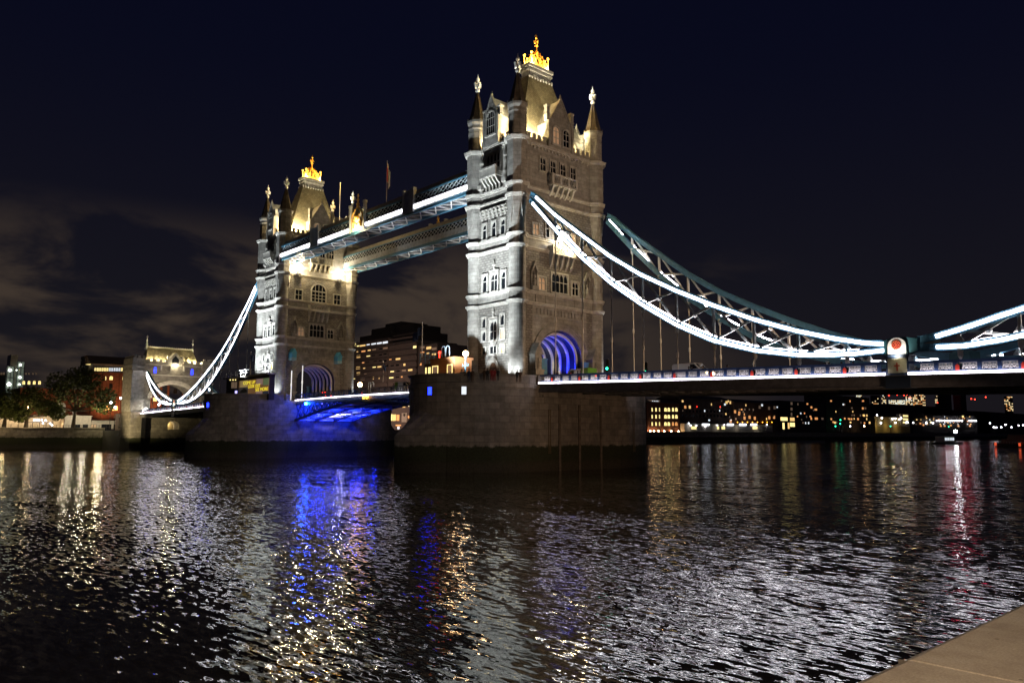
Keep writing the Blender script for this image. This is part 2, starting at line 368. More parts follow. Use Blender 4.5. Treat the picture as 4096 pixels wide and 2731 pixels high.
# turrets
TUR = [(sx*AX, sy*AY) for sx in (-1, 1) for sy in (-1, 1)]
for tx, ty in TUR:
    tb = MB().lathe(XS+tx, ty, [(1.62, ZB), (1.62, ZB+0.7), (1.48, ZB+0.8), (1.48, ZB+1.25), (1.38, ZB+1.35), (1.38, 40.4)], 24)
    tb.lathe(XS+tx, ty, [(1.40, 40.4), (1.60, 41.6), (1.74, 42.5), (1.74, LV['g'])], 8, PI/8)
    tb.lathe(XS+tx, ty, [(1.50, LV['g']), (1.50, 57.2), (1.62, 57.5), (1.56, 57.7), (1.56, 58.0), (1.78, 58.45), (1.78, 58.85)], 8, PI/8)
    # broaches where the round shaft turns octagonal
    for k in range(8):
        a = PI/4*k; c, s_ = math.cos(a), math.sin(a); px, py = -s_, c
        p = lambda r, w, z: (XS+tx+c*r+px*w, ty+s_*r+py*w, z)
        tb.hexa([p(1.2, -0.08, 39.0), p(1.42, -0.05, 39.0), p(1.42, 0.05, 39.0), p(1.2, 0.08, 39.0)],
                [p(1.2, -0.6, 42.5), p(1.63, -0.6, 42.5), p(1.63, 0.6, 42.5), p(1.2, 0.6, 42.5)])
    # blind panels in the upper stage
    for k in range(8):
        a = PI/4*k; c, s_ = math.cos(a), math.sin(a); px, py = -s_, c
        for wv in (-0.45, 0.45):
            q0 = (XS+tx+c*1.40+px*wv, ty+s_*1.40+py*wv); tb.tube([(*q0, 53.6), (*q0, 56.9)], 0.07, 5)
        for j in range(3):
            w2 = -0.45+0.45*j
            tb.tube([(XS+tx+c*1.40+px*-0.45, ty+s_*1.40+py*-0.45, 54.6+j), (XS+tx+c*1.40+px*0.45, ty+s_*1.40+py*0.45, 54.6+j)], 0.05, 5)
    to = tb.build('turret', m_ash, T1)
    sp = MB().lathe(XS+tx, ty, [(1.55, 58.85), (1.42, 59.0), (0.80, 61.7), (0.20, 64.2), (0.18, 64.3)], 8, PI/8)
    for k in range(8):
        a = PI/8+PI/4*k
        sp.tube([(XS+tx+1.45*math.cos(a), ty+1.45*math.sin(a), 58.95), (XS+tx+0.21*math.cos(a), ty+0.21*math.sin(a), 64.2)], 0.06, 5)
        sp.box(XS+tx+1.66*math.cos(a)-0.09, ty+1.66*math.sin(a)-0.09, 58.8, XS+tx+1.66*math.cos(a)+0.09, ty+1.66*math.sin(a)+0.09, 59.2)
    sp.build('spire', m_spire, to)
    fi = MB().lathe(XS+tx, ty, [(0.18, 64.2), (0.42, 64.45), (0.38, 64.75), (0.16, 65.0), (0.13, 66.2), (0.32, 66.5), (0.30, 66.8), (0.10, 67.0), (0.03, 67.6)], 8)
    for k in range(4):
        a = PI/2*k; c, s_ = math.cos(a), math.sin(a)
        fi.hexa([(XS+tx+c*0.1-s_*.1, ty+s_*0.1+c*.1, 65.35), (XS+tx+c*0.6-s_*.16, ty+s_*0.6+c*.16, 65.2), (XS+tx+c*0.6+s_*.16, ty+s_*0.6-c*.16, 65.2), (XS+tx+c*0.1+s_*.1, ty+s_*0.1-c*.1, 65.35)],
                [(XS+tx+c*0.1-s_*.1, ty+s_*0.1+c*.1, 65.65), (XS+tx+c*0.66-s_*.2, ty+s_*0.66+c*.2, 65.95), (XS+tx+c*0.66+s_*.2, ty+s_*0.66-c*.2, 65.95), (XS+tx+c*0.1+s_*.1, ty+s_*0.1-c*.1, 65.65)])
    fi.build('finial', m_cross, to)
# string courses
for key, z in LV.items():
    sc_ = MB(); big = 0.22 if key == 'g' else 0.0
    octo = key in 'efg'
    for (za, zb, pr) in ((z-0.24, z+0.02, 0.36+big), (z-0.50, z-0.24, 0.18+big)):
        sc_.box(XS-HX-pr+0.001*pr, -HY-pr, za, XS+HX+pr, HY+pr, zb)
        for tx, ty in TUR:
            if octo: sc_.lathe(XS+tx, ty, [(1.76+pr*0.9, za+0.003), (1.78+pr, zb+0.003)], 8, PI/8)
            else: sc_.lathe(XS+tx, ty, [(1.40+pr*0.8, za+0.003), (1.42+pr, zb+0.003)], 24)
    if key == 'g':
        for f, w in (('W', 3.4), ('E', 3.4), ('L', 7.2), ('R', 7.2)):
            n = int(w*2/0.8)
            for i in range(n):
                uu = -w+(i+0.5)*2*w/n
                fbox(sc_, f, uu-0.16, uu+0.16, z-0.85, z-0.5, -0.02, 0.3)
    sc_.build('string_course', m_trim, T1)

m_pane = {None: m_glass, 'y': m_win_y, 'w': m_win_w, 'c': m_win_c, 'd': m_win_d}
def window(face, u0, u1, z0, z1, nl=2, trans=(0.5,), lit=None, head=None, parent=None, d0=0.04, fw=0.2, pr=0.20):
    parent = parent or T1
    fr = MB()
    fbox(fr, face, u0-fw, u0, z0-fw*0.6, z1+fw, d0-0.05, d0+pr); fbox(fr, face, u1, u1+fw, z0-fw*0.6, z1+fw, d0-0.05, d0+pr)
    fbox(fr, face, u0, u1, z1, z1+fw, d0-0.05, d0+pr*0.98)
    fbox(fr, face, u0-fw*1.2, u1+fw*1.2, z0-fw*1.1, z0-fw*0.6+0.02, d0-0.05, d0+pr+0.1); fbox(fr, face, u0, u1, z0-fw*0.6, z0, d0-0.05, d0+pr*0.9)
    for i in range(1, nl):
        uu = u0+(u1-u0)*i/nl; fbox(fr, face, uu-0.055, uu+0.055, z0, z1, d0, d0+pr*0.6)
    for tz in trans:
        zz = z0+(z1-z0)*tz; fbox(fr, face, u0, u1, zz-0.06, zz+0.06, d0, d0+pr*0.58)
    lw = (u1-u0)/nl
    if head in ('ogee', 'arch'):               # small pointed heads over each light
        for i in range(nl):
            uc = u0+lw*(i+0.5); hh = min(0.9, lw*0.9)
            fpoly(fr, face, [(uc-lw/2, z1), (uc-lw/2, z1-hh), (uc-lw*0.36, z1-hh*0.45), (uc, z1-0.05)], d0, d0+pr*0.5)
            fpoly(fr, face, [(uc+lw/2, z1), (uc, z1-0.05), (uc+lw*0.36, z1-hh*0.45), (uc+lw/2, z1-hh)], d0, d0+pr*0.5)
    w = fr.build('window', m_trim, parent)
    pn = MB(); fbox(pn, face, u0, u1, z0, z1, d0-0.02, d0+0.02); pn.build('pane', m_pane[lit], w)
    return w
def hood(face, uc, hw, z, d=0.05):             # label mould with a carved finial
    h = MB(); fpoly(h, face, [(uc-hw, z-0.3), (uc-hw, z), (uc-0.2, z+0.12), (uc-0.1, z+0.5), (uc+0.1, z+0.5), (uc+0.2, z+0.12), (uc+hw, z), (uc+hw, z-0.3), (uc+hw-0.12, z-0.3), (uc+hw-0.12, z-0.13), (uc-hw+0.12, z-0.13), (uc-hw+0.12, z-0.3)], d, d+0.24)
    p = fp(face, uc, z+0.9, d+0.2); h.lathe(p[0], p[1], [(0.10, z+0.4), (0.12, z+0.7), (0.26, z+0.9), (0.16, z+1.15), (0.05, z+1.7)], 6)
    h.build('hood_mould', m_trim, T1)
for f in 'WE':
    # ground stage
    window(f, -0.6, 0.92, 20.9, 23.9, 2, (0.45,), None, 'ogee', fw=0.3); window(f, -0.6, 0.92, 18.7, 19.8, 2, (), None, fw=0.28)
    window(f, -2.6, -1.75, 23.1, 24.7, 1, (), None, 'ogee'); window(f, -2.6, -1.75, 20.9, 22.5, 1, (), None, 'ogee'); window(f, -2.5, -1.75, 18.7, 19.8, 1, (), None)
    window(f, 1.95, 2.8, 23.1, 24.8, 1, (), None, 'ogee'); window(f, 1.95, 2.8, 20.9, 22.5, 1, (), 'w', 'ogee'); window(f, 2.05, 2.8, 18.7, 19.9, 1, (), 'w')
    hood(f, 0.16, 1.1, 24.5)
    shp = MB()
    for uc in (-0.22, 0.54): fpoly(shp, f, [(uc-0.3, 20.55), (uc+0.3, 20.55), (uc+0.3, 20.25), (uc, 19.95), (uc-0.3, 20.25)], 0.05, 0.2)
    shp.build('carved_shield', m_trim, T1)
    # doorway
    dr = MB()
    for k in range(3):
        archring(dr, f, 1.5-0.2*k, 2.6-0.25*k, 1.72-0.2*k, 2.9-0.25*k, 15.2, 0.02, 0.34-0.08*k, 12, u0=0.12)
        for sg in (-1, 1): fbox(dr, f, 0.12+sg*(1.5-0.2*k), 0.12+sg*(1.72-0.2*k), ZB, 15.2, 0.02, 0.34-0.08*k)
    do = dr.build('doorway', m_trim, T1)
    dd = MB(); fpoly(dd, f, [(-1.0, ZB), (1.24, ZB)]+arc(1.1, 15.2, 2.1, 10, u0=0.12), 0.0, 0.07); dd.build('door', pmat('oak_door', (0.12, 0.06, 0.03), 0.6), do)
    # second stage, three windows under a hood
    window(f, -2.55, -1.55, 28.9, 31.7, 1, (0.62,), None, 'ogee', fw=0.28); window(f, -0.42, 1.1, 28.9, 31.6, 2, (0.62,), None, 'ogee', fw=0.28)
    window(f, 2.15, 3.05, 28.9, 31.7, 1, (0.62,), None, 'ogee', fw=0.28); hood(f, 0.3, 1.2, 32.2)
    # third stage, three windows and a corbel table over
    for uc in (-2.2, 0.15, 2.4): window(f, uc-0.45, uc+0.45, 37.8, 40.3, 1, (0.6,), None, 'ogee', fw=0.26)
    cb_ = MB()
    for r_ in range(3):
        for i in range(7):
            uc = -2.9+i*0.97; fbox(cb_, f, uc-0.2, uc+0.2, 41.0+0.55*r_, 41.4+0.55*r_, 0.02, 0.22+0.16*r_)
        fbox(cb_, f, -3.4, 3.4, 41.4+0.55*r_, 41.55+0.55*r_, 0.02, 0.16+0.16*r_)
    cb_.build('corbel_table', m_trim, T1)
    # fourth stage: oriel recess with balcony on scrolled brackets
    window(f, -1.75, 1.75, 48.6, 52.0, 4, (0.5,), None, 'ogee', fw=0.35, pr=0.5)
    for uc in (-3.0, 3.0):
        st = MB(); p = fp(f, uc, 0, 0.25)
        st.lathe(p[0], p[1], [(0.32, 47.0), (0.36, 48.2), (0.2, 48.4), (0.22, 49.4), (0.3, 49.9), (0.24, 50.5), (0.36, 50.8), (0.3, 51.2), (0.05, 52.2)], 8)
        fbox(st, f, uc-0.5, uc+0.5, 46.3, 47.0, 0, 0.7); fbox(st, f, uc-0.35, uc+0.35, 45.7, 46.3, 0, 0.35)
        st.build('niche', m_trim, T1)
    bl = MB(); fbox(bl, f, -2.0, 2.0, 47.6, 47.9, 0, 1.55); fbox(bl, f, -2.1, 2.1, 49.0, 49.25, 1.3, 1.62)
    fbox(bl, f, -2.0, 2.0, 47.9, 49.0, 1.36, 1.5)
    for sg in (-1, 1): fbox(bl, f, sg*1.86, sg*2.04, 47.9, 49.0, 0.02, 1.58)
    for i in range(5):
        uc = -1.7+0.85*i
        fpoly(bl, f, [(uc-0.16, 45.75), (uc+0.16, 45.75), (uc+0.16, 47.6), (uc-0.16, 47.6)], 0, 0.35)
        P = [fp(f, uc-0.16, 46.4, 0.3), fp(f, uc-0.16, 47.6, 0.3), fp(f, uc-0.16, 47.6, 1.45), fp(f, uc-0.16, 47.2, 1.2), fp(f, uc-0.16, 46.7, 0.75)]
        bl.prism(P, Vector(fp(f, uc+0.16, 0, 0))-Vector(fp(f, uc-0.16, 0, 0)))
    bl.build('balcony', m_trim, T1)
for f in 'LR':
    # great road arch, moulded in orders
    ar = MB()
    for k in range(4):
        h0 = 5.0+0.34*k; archring(ar, f, h0, 4.25+0.36*k, h0+0.36, 4.25+0.36*(k+1), 18.4, -0.1, 0.05+0.09*k, 20)
        for sg in (-1, 1): fbox(ar, f, sg*h0, sg*(h0+0.36), ZB, 18.4, -0.1, 0.05+0.09*k)
    ar.build('road_arch', m_ash, T1)
    pb = MB(); fbox(pb, f, -7.6, 7.6, 24.6, 24.8, 0.0, 0.16); fbox(pb, f, -5.6, 5.6, 26.85, 28.0, 0.02, 0.12)
    for i in range(14):
        uc = -5.2+0.8*i; fbox(pb, f, uc-0.2, uc+0.2, 25.0, 25.9, 0.02, 0.15)
    for i in range(6): fbox(pb, f, -5.75+2.24*i, -5.45+2.24*i, 26.85, 28.1, 0.02, 0.2)
    pb.build('carved_panel', m_ash, T1)
    # second stage
    window(f, -2.1, 1.6, 28.95, 32.0, 4, (0.55,), None, 'ogee', fw=0.25); window(f, -5.1, -3.6, 28.95, 31.0, 2, (0.55,), 'd', 'ogee', fw=0.25); window(f, 2.7, 4.2, 28.95, 31.1, 2, (0.55,), None, 'ogee', fw=0.25)
    ni = None
    for sg in (-1, 1):
        ni = MB(); uc = sg*6.2
        fbox(ni, f, uc-0.7, uc+0.7, 28.6, 29.3, 0, 0.7)
        for k in (-1, 1): fbox(ni, f, uc+k*0.5, uc+k*0.7, 29.3, 31.6, 0, 0.4)
        fpoly(ni, f, [(uc-0.85, 31.6), (uc, 33.4), (uc+0.85, 31.6), (uc+0.5, 31.6), (uc, 32.6), (uc-0.5, 31.6)], 0, 0.6)
        p = fp(f, uc, 0, 0.35); ni.lathe(p[0], p[1], [(0.28, 29.3), (0.32, 30.2), (0.2, 30.4), (0.26, 30.9), (0.12, 31.1), (0.17, 31.35), (0.05, 31.6)], 8)
        ni.build('niche', m_ash, T1)
    # oriel and balcony above
    ob = MB(); fbox(ob, f, -2.7, 2.7, 35.0, 35.3, 0, 1.15)
    for i in range(5):
        uc = -2.4+1.2*i
        P = [fp(f, uc-0.18, 32.6, 0), fp(f, uc-0.18, 35.0, 0), fp(f, uc-0.18, 35.0, 1.05), fp(f, uc-0.18, 34.3, 0.75), fp(f, uc-0.18, 33.4, 0.5)]
        ob.prism(P, Vector(fp(f, uc+0.18, 0, 0))-Vector(fp(f, uc-0.18, 0, 0)))
    fbox(ob, f, -2.7, 2.7, 36.5, 36.66, 1.0, 1.16)
    for sg in (-1, 1): fbox(ob, f, sg*2.56, sg*2.72, 35.3, 36.5, 0.02, 1.14)
    n = 8
    for i in range(n):
        ua, ub = -2.6+5.2*i/n, -2.6+5.2*(i+1)/n
        ob.bar(fp(f, ua, 35.35, 1.08), fp(f, ub, 36.5, 1.08), 0.09, 0.09); ob.bar(fp(f, ub, 35.35, 1.08), fp(f, ua, 36.5, 1.08), 0.09, 0.09)
    ob.build('balcony', m_trim, T1)
    # third stage
    if f == 'L':
        window(f, -6.3, -5.0, 37.8, 39.6, 2, (0.5,), 'd', 'ogee'); window(f, 5.0, 6.3, 37.8, 39.6, 2, (0.5,), None, 'ogee')
        window(f, -3.4, -2.7, 37.8, 40.2, 1, (0.6,), None, 'ogee'); window(f, 2.7, 3.4, 37.8, 40.2, 1, (0.6,), 'd', 'ogee'); window(f, -1.2, 1.2, 37.6, 40.4, 3, (0.5,), None, 'ogee')
    else:
        window(f, -1.85, 1.85, 37.6, 40.0, 4, (0.33, 0.66), None, None, fw=0.26)
        ah = MB()
        archring(ah, f, 1.85, 1.75, 2.15, 2.05, 40.1, 0.02, 0.26, 14)
        for uc in (-0.92, 0, 0.92): fbox(ah, f, uc-0.055, uc+0.055, 40.2, 40.1+1.75*math.sqrt(max(0, 1-(uc/1.85)**2)), 0.06, 0.16)
        ao = ah.build('window', m_trim, T1); ap = MB(); fpoly(ap, f, arc(1.85, 40.2, 1.68, 14), 0.02, 0.06); ap.build('pane', m_glass, ao)
        for uc in (-5.3, 5.0): window(f, uc-0.85, uc+0.85, 37.6, 39.9, 2, (0.5,), None, None, fw=0.25)
    # fourth stage: four windows and a balcony
    for uc in (-4.1, -1.75, 0.65, 3.1):
        window(f, uc-0.6, uc+0.6, 48.8, 51.0, 2, (0.5,), None, 'ogee', fw=0.2)
    b4 = MB(); fbox(b4, f, -2.9, 2.9, 46.6, 46.9, 0, 1.3); fbox(b4, f, -3.0, 3.0, 48.15, 48.4, 1.05, 1.36)
    for uu in (-2.8, -0.95, 0.95, 2.8): fbox(b4, f, uu-0.22, uu+0.22, 46.9, 48.5, 1.0, 1.32)
    for i in range(12):
        ua = -2.7+0.45*i
        b4.bar(fp(f, ua, 46.95, 1.15), fp(f, ua+0.45, 48.15, 1.15), 0.08, 0.1); b4.bar(fp(f, ua+0.45, 46.95, 1.15), fp(f, ua, 48.15, 1.15), 0.08, 0.1)
    for i in range(5):
        uc = -2.4+1.2*i
        P = [fp(f, uc-0.2, 44.8, 0), fp(f, uc-0.2, 46.6, 0), fp(f, uc-0.2, 46.6, 1.2), fp(f, uc-0.2, 46.2, 0.95), fp(f, uc-0.2, 45.4, 0.55)]
        b4.prism(P, Vector(fp(f, uc+0.2, 0, 0))-Vector(fp(f, uc-0.2, 0, 0)))
    b4.build('balcony', m_trim, T1)
# gate pedestals with gabled niches on the land side, blue hoarding beside the road
for sg in (-1, 1):
    gp = MB(); fbox(gp, 'L', sg*6.6-0.85, sg*6.6+0.85, ZB, 15.6, 0.2, 2.0); fbox(gp, 'L', sg*6.6-0.95, sg*6.6+0.95, 15.6, 15.9, 0.2, 2.1)
    fbox(gp, 'L', sg*6.6-0.7, sg*6.6+0.7, 15.9, 18.2, 0.2, 1.7)
    fpoly(gp, 'L', [(sg*6.6-0.95, 18.2), (sg*6.6+0.95, 18.2), (sg*6.6, 20.1)], 0.2, 1.9)
    p = fp('L', sg*6.6, 0, 1.75); gp.lathe(p[0], p[1], [(0.3, 16.0), (0.34, 16.7), (0.22, 17.0), (0.14, 17.3), (0.18, 17.5), (0.05, 17.8)], 8)
    gp.build('gate_pedestal', m_ash, T1)
    hb = MB(); fbox(hb, 'L', sg*4.1, sg*5.6, ZB, 17.6, 0.9, 1.1); fbox(hb, 'L', sg*4.0, sg*5.7, 17.6, 17.75, 0.85, 1.15); hb.build('hoarding', m_blue, T1)
# ribs inside the road arch; dark lining added to paint shade between them
ln = MB(); A, B = arc(4.95, 18.3, 4.14, 20), arc(4.99, 18.3, 4.22, 20)
for j in range(20): ln.prism([(XS-5.5, *A[j]), (XS-5.5, *A[j+1]), (XS-5.5, *B[j+1]), (XS-5.5, *B[j])], (11, 0, 0))
for sg in (-1, 1): ln.box(XS-5.5, sg*4.955, ZB, XS+5.5, sg*4.99, 18.3)
ln.build('arch_gap_shade', pmat('shade_lining', (0.022, 0.026, 0.05), 0.7, var=0.2), T1)
for i in range(6):
    rb = MB(); xx = XS-4.6+1.85*i
    A, B = arc(4.55, 18.3, 3.75, 20), arc(4.95, 18.3, 4.15, 20)
    for j in range(20): rb.prism([(xx-0.17, *A[j]), (xx-0.17, *A[j+1]), (xx-0.17, *B[j+1]), (xx-0.17, *B[j])], (0.34, 0, 0))
    for sg in (-1, 1):
        rb.box(xx-0.17, sg*4.55, ZB, xx+0.17, sg*4.95, 18.3)
        rb.box(xx-0.25, sg*4.35, ZB+2.1, xx+0.25, sg*4.95, ZB+2.4)
    rb.build('arch_rib', m_white, T1)
for sg in (-1, 1):
    d_ = MB(); d_.box(XS-4.3, sg*4.25, ZB, XS+4.8, sg*4.38, ZB+2.0)
    for i in range(6): d_.box(XS-4.2+1.7*i, sg*4.19, ZB, XS-4.05+1.7*i, sg*4.25, ZB+2.0)
    d_.build('dado_panel', m_blue, T1)
# battlements
for f, w, gap in (('W', 3.6, 1.75), ('E', 3.6, 1.75), ('L', 7.6, 3.0), ('R', 7.6, 3.0)):
    for sg in (-1, 1):
        pt = MB(); fbox(pt, f, sg*gap, sg*w, LV['g'], 53.95, -0.35, 0.0)
        n = 2 if w < 4 else 4; L_ = (w-gap)/n
        for i in range(n): fbox(pt, f, sg*(gap+L_*(i+0.15)), sg*(gap+L_*(i+0.72)), 53.95, 54.75, -0.35, 0.0)
        pt.build('battlement', m_ash, T1)
# gables
def gable(face, hw, apex, eave, d, depth, wins, chim):
    gb = MB(); fpoly(gb, face, [(-hw, LV['g']), (hw, LV['g']), (hw, eave), (0, apex), (-hw, eave)], d-depth, d)
    fpoly(gb, face, [(-hw-0.1, eave-0.2), (-hw-0.1, eave+0.2), (0, apex+0.45), (hw+0.1, eave+0.2), (hw+0.1, eave-0.2), (0, apex+0.02)], d-0.35, d+0.15)
    for sg in (-1, 1):
        fbox(gb, face, sg*(hw-0.15), sg*(hw+0.35), LV['g'], eave+0.2, d-0.5, d+0.2)
        fbox(gb, face, sg*(hw-0.1), sg*(hw+0.55), eave+0.2, chim, d-0.75, d-0.05); fbox(gb, face, sg*(hw-0.2), sg*(hw+0.65), chim, chim+0.3, d-0.85, d+0.05); fbox(gb, face, sg*(hw-0.18), sg*(hw+0.62), chim-1.5, chim-1.25, d-0.82, d+0.02)
    p = fp(face, 0, 0, d-0.1); gb.lathe(p[0], p[1], [(0.12, apex+0.3), (0.2, apex+0.6), (0.05, apex+1.1)], 6)
    for i in range(4):                         # crockets and tracery panels
        for sg in (-1, 1):
            uu = sg*hw*(0.2+0.2*i); zz = apex-(apex-eave)*(0.2+0.2*i)-0.75; fbox(gb, face, uu-0.16, uu+0.16, zz-0.25, zz+0.2, d, d+0.1)
    go = gb.build('gable', m_ash, T1)
    return go
gw = gable('W', 1.6, 61.4, 58.0, 0.75, 4.4, 0, 59.3); ge = gable('E', 1.6, 61.4, 58.0, 0.75, 4.4, 0, 59.3)
gl = gable('L', 2.65, 62.0, 57.6, 0.3, 4.0, 0, 60.2); gr = gable('R', 2.65, 62.0, 57.6, 0.3, 4.0, 0, 60.2)
def gwin(parent, face, u0, u1, z0, z1, d, nl, lit=None):
    fr = MB(); zs = z1-(u1-u0)*0.55; uc = (u0+u1)/2; hw = (u1-u0)/2
    archring(fr, face, hw, z1-zs, hw+0.18, z1-zs+0.22, zs, d-0.02, d+0.2, 10, u0=uc)
    for u in (u0-0.18, u1): fbox(fr, face, u, u+0.18, z0-0.15, zs, d-0.02, d+0.2)
    fbox(fr, face, u0-0.3, u1+0.3, z0-0.3, z0, d-0.02, d+0.26)
    for i in range(1, nl): fbox(fr, face, u0+(u1-u0)*i/nl-0.05, u0+(u1-u0)*i/nl+0.05, z0, z1-0.25, d, d+0.13)
    fbox(fr, face, u0, u1, z0+(zs-z0)*0.5-0.05, z0+(zs-z0)*0.5+0.05, d, d+0.12)
    fbox(fr, face, u0, u1, zs-0.05, zs+0.05, d, d+0.12)
    pn = arc(hw, zs, z1-zs, 10, u0=uc)+[(u0, z0), (u1, z0)]
    fpoly(fr, face, pn, d-0.02, d+0.03)
    fr.build('tracery_window', m_trim if lit is None else m_trim, parent)
    g_ = MB(); fpoly(g_, face, arc(hw*0.94, zs, (z1-zs)*0.9, 10, u0=uc)+[(u0+0.05, z0+0.05), (u1-0.05, z0+0.05)], d+0.02, d+0.045); g_.build('pane', m_glass if not lit else m_pane[lit], parent)
for fc, gg in (('W', gw), ('E', ge)): gwin(gg, fc, -1.05, 1.05, 55.0, 58.9, 0.75, 4)
for fc, gg in (('L', gl), ('R', gr)):
    gwin(gg, fc, -1.95, -0.45, 54.0, 57.0, 0.3, 2, 'd'); gwin(gg, fc, 0.45, 1.95, 54.0, 57.0, 0.3, 2)
# roof, platform, crown
rf = MB(); rf.hexa([(XS-3.9, -7.4, 53.1), (XS+3.9, -7.4, 53.1), (XS+3.9, 7.4, 53.1), (XS-3.9, 7.4, 53.1)],
                   [(XS-1.05, -2.75, 67.4), (XS+1.05, -2.75, 67.4), (XS+1.05, 2.75, 67.4), (XS-1.05, 2.75, 67.4)])
ro = rf.build('roof', m_slate, T1)
pl = MB(); pl.box(XS-0.95, -2.6, 67.4, XS+0.95, 2.6, 68.4)
pl.box(XS-1.15, -2.85, 68.4, XS+1.15, 2.85, 68.75); pl.box(XS-1.05, -2.7, 68.75, XS+1.05, 2.7, 69.1); pl.box(XS-1.3, -3.0, 69.1, XS+1.3, 3.0, 69.65)
for i in range(9):
    yy = -2.7+0.675*i
    for sg in (-1, 1): pl.lathe(XS+sg*1.12, yy, [(0.05, 66.9), (0.22, 67.2), (0.2, 67.55), (0.05, 67.75)], 6)
pl.build('roof_platform', m_lead, ro)
cr = MB()
cr.box(XS-1.0, -2.0, 69.65, XS+1.0, 2.0, 70.1)
for sg in (-1, 1):
    for k in (-1, 1): cr.tube([(XS+sg*0.85, k*1.9, 70.0), (XS+sg*0.9, k*2.05, 71.3), (XS+sg*0.9, k*2.0, 71.8)], 0.11, 6); cr.ball((XS+sg*0.9, k*2.0, 71.95), 0.26)
    for yy in (-1.0, 0.0, 1.0):
        cr.prism([(XS+sg*0.9, yy-0.4, 70.1), (XS+sg*0.9, yy+0.4, 70.1), (XS+sg*0.9, yy+0.14, 70.7), (XS+sg*0.9, yy+0.3, 71.0), (XS+sg*0.9, yy, 71.35), (XS+sg*0.9, yy-0.3, 71.0), (XS+sg*0.9, yy-0.14, 70.7)], (sg*0.1, 0, 0))
for (ax_, ay_) in ((0.9, 1.9), (-0.9, 1.9), (0.9, -1.9), (-0.9, -1.9), (0, 1.9), (0, -1.9), (0.9, 0), (-0.9, 0)):
    P = [(XS+ax_*(1-t_)**0.8, ay_*(1-t_)**0.8, 70.1+2.7*t_**0.9+0.25*math.sin(PI*t_)) for t_ in [i/7 for i in range(8)]]
    cr.tube(P, 0.13, 6)
    for t_ in (0.3, 0.55, 0.78): cr.ball((XS+ax_*(1-t_)**0.8*1.06, ay_*(1-t_)**0.8*1.06, 70.3+2.7*t_**0.9+0.25), 0.17, 6, 4)
cr.lathe(XS, 0, [(0.2, 72.6), (0.22, 73.4), (0.16, 73.7), (0.34, 73.95), (0.34, 74.15), (0.15, 74.3), (0.13, 75.3), (0.24, 75.4), (0.2, 75.6), (0.03, 76.2)], 8)
cr.box(XS-0.1, -0.5, 74.55, XS+0.1, 0.5, 74.85); cr.box(XS-0.5, -0.1, 74.55, XS+0.5, 0.1, 74.85)
cr.build('crown_finial', m_gold, T1)
T2 = copy_tree(T1, (-XS, 0, ZB), PI, 'farther gothic stone bridge tower with dark archway and two bright bracket lamps')

# ================================================================== PIERS
P1 = thing('bridge_pier', (XS, 0, 0), 'nearer massive dark granite river pier with three small lit openings', 'bridge pier', 'river piers')
ZP = 14.55
def pier_plan(hx, yc, b, n=20, e=1.0):
    pts = []
    for i in range(n+1):
        a = -PI/2+PI*i/n; pts.append((hx*math.sin(a), -yc-b*math.cos(a)**e))
    q = pts+[(x, -y) for x, y in pts[::-1]]
    return q
def ring(mb, plan, z0, z1, grow=0.0):
    cxs = [(x*(1+grow/10.65), y+math.copysign(grow, y)*(0 if abs(y) < 9 else 1)) for x, y in plan]
    mb.prism([(XS+x, y, z0) for x, y in cxs], (0, 0, z1-z0))
plan = pier_plan(10.65, 9.1, 14.8)
pw = MB(); ring(pw, plan, -6, ZP-1.9); pw.build('pier_wall', m_pier, P1)
pp = MB(); ring(pp, plan, ZP-1.9, ZP-1.5, 0.25); ring(pp, plan, ZP-1.5, ZP-1.3, 0.12)
pp.build('string_course', m_pier, P1)
deckp = MB(); ring(deckp, plan, ZP-1.3, ZP-1.22, -0.2); deckp.build('pier_deck', m_asph, P1)
N = len(plan); inner = [(x*0.955, y-math.copysign(0.45, y) if abs(y) > 9.2 else y) for x, y in plan]
for half in (-1, 1):
    pr_ = MB()
    for i in range(N):
        j = (i+1) % N
        if (abs(plan[i][1]) < 9.2 and abs(plan[j][1]) < 9.2) or plan[i][1]*half < 0 or plan[j][1]*half < 0: continue
        pr_.prism([(XS+plan[i][0], plan[i][1], ZP-1.3), (XS+plan[j][0], plan[j][1], ZP-1.3), (XS+inner[j][0], inner[j][1], ZP-1.3), (XS+inner[i][0], inner[i][1], ZP-1.3)], (0, 0, 1.15))
        o = 1.012
        pr_.prism([(XS+plan[i][0]*o, plan[i][1]*o, ZP-0.15), (XS+plan[j][0]*o, plan[j][1]*o, ZP-0.15), (XS+inner[j][0]*.99, inner[j][1]*.99, ZP-0.15), (XS+inner[i][0]*.99, inner[i][1]*.99, ZP-0.15)], (0, 0, 0.2))
    for sx in (-1, 1): pr_.box(XS+sx*9.9, half*9.1, ZP-1.35, XS+sx*11.0, half*10.2, ZP+0.12)
    pr_.build('parapet', m_pier, P1)
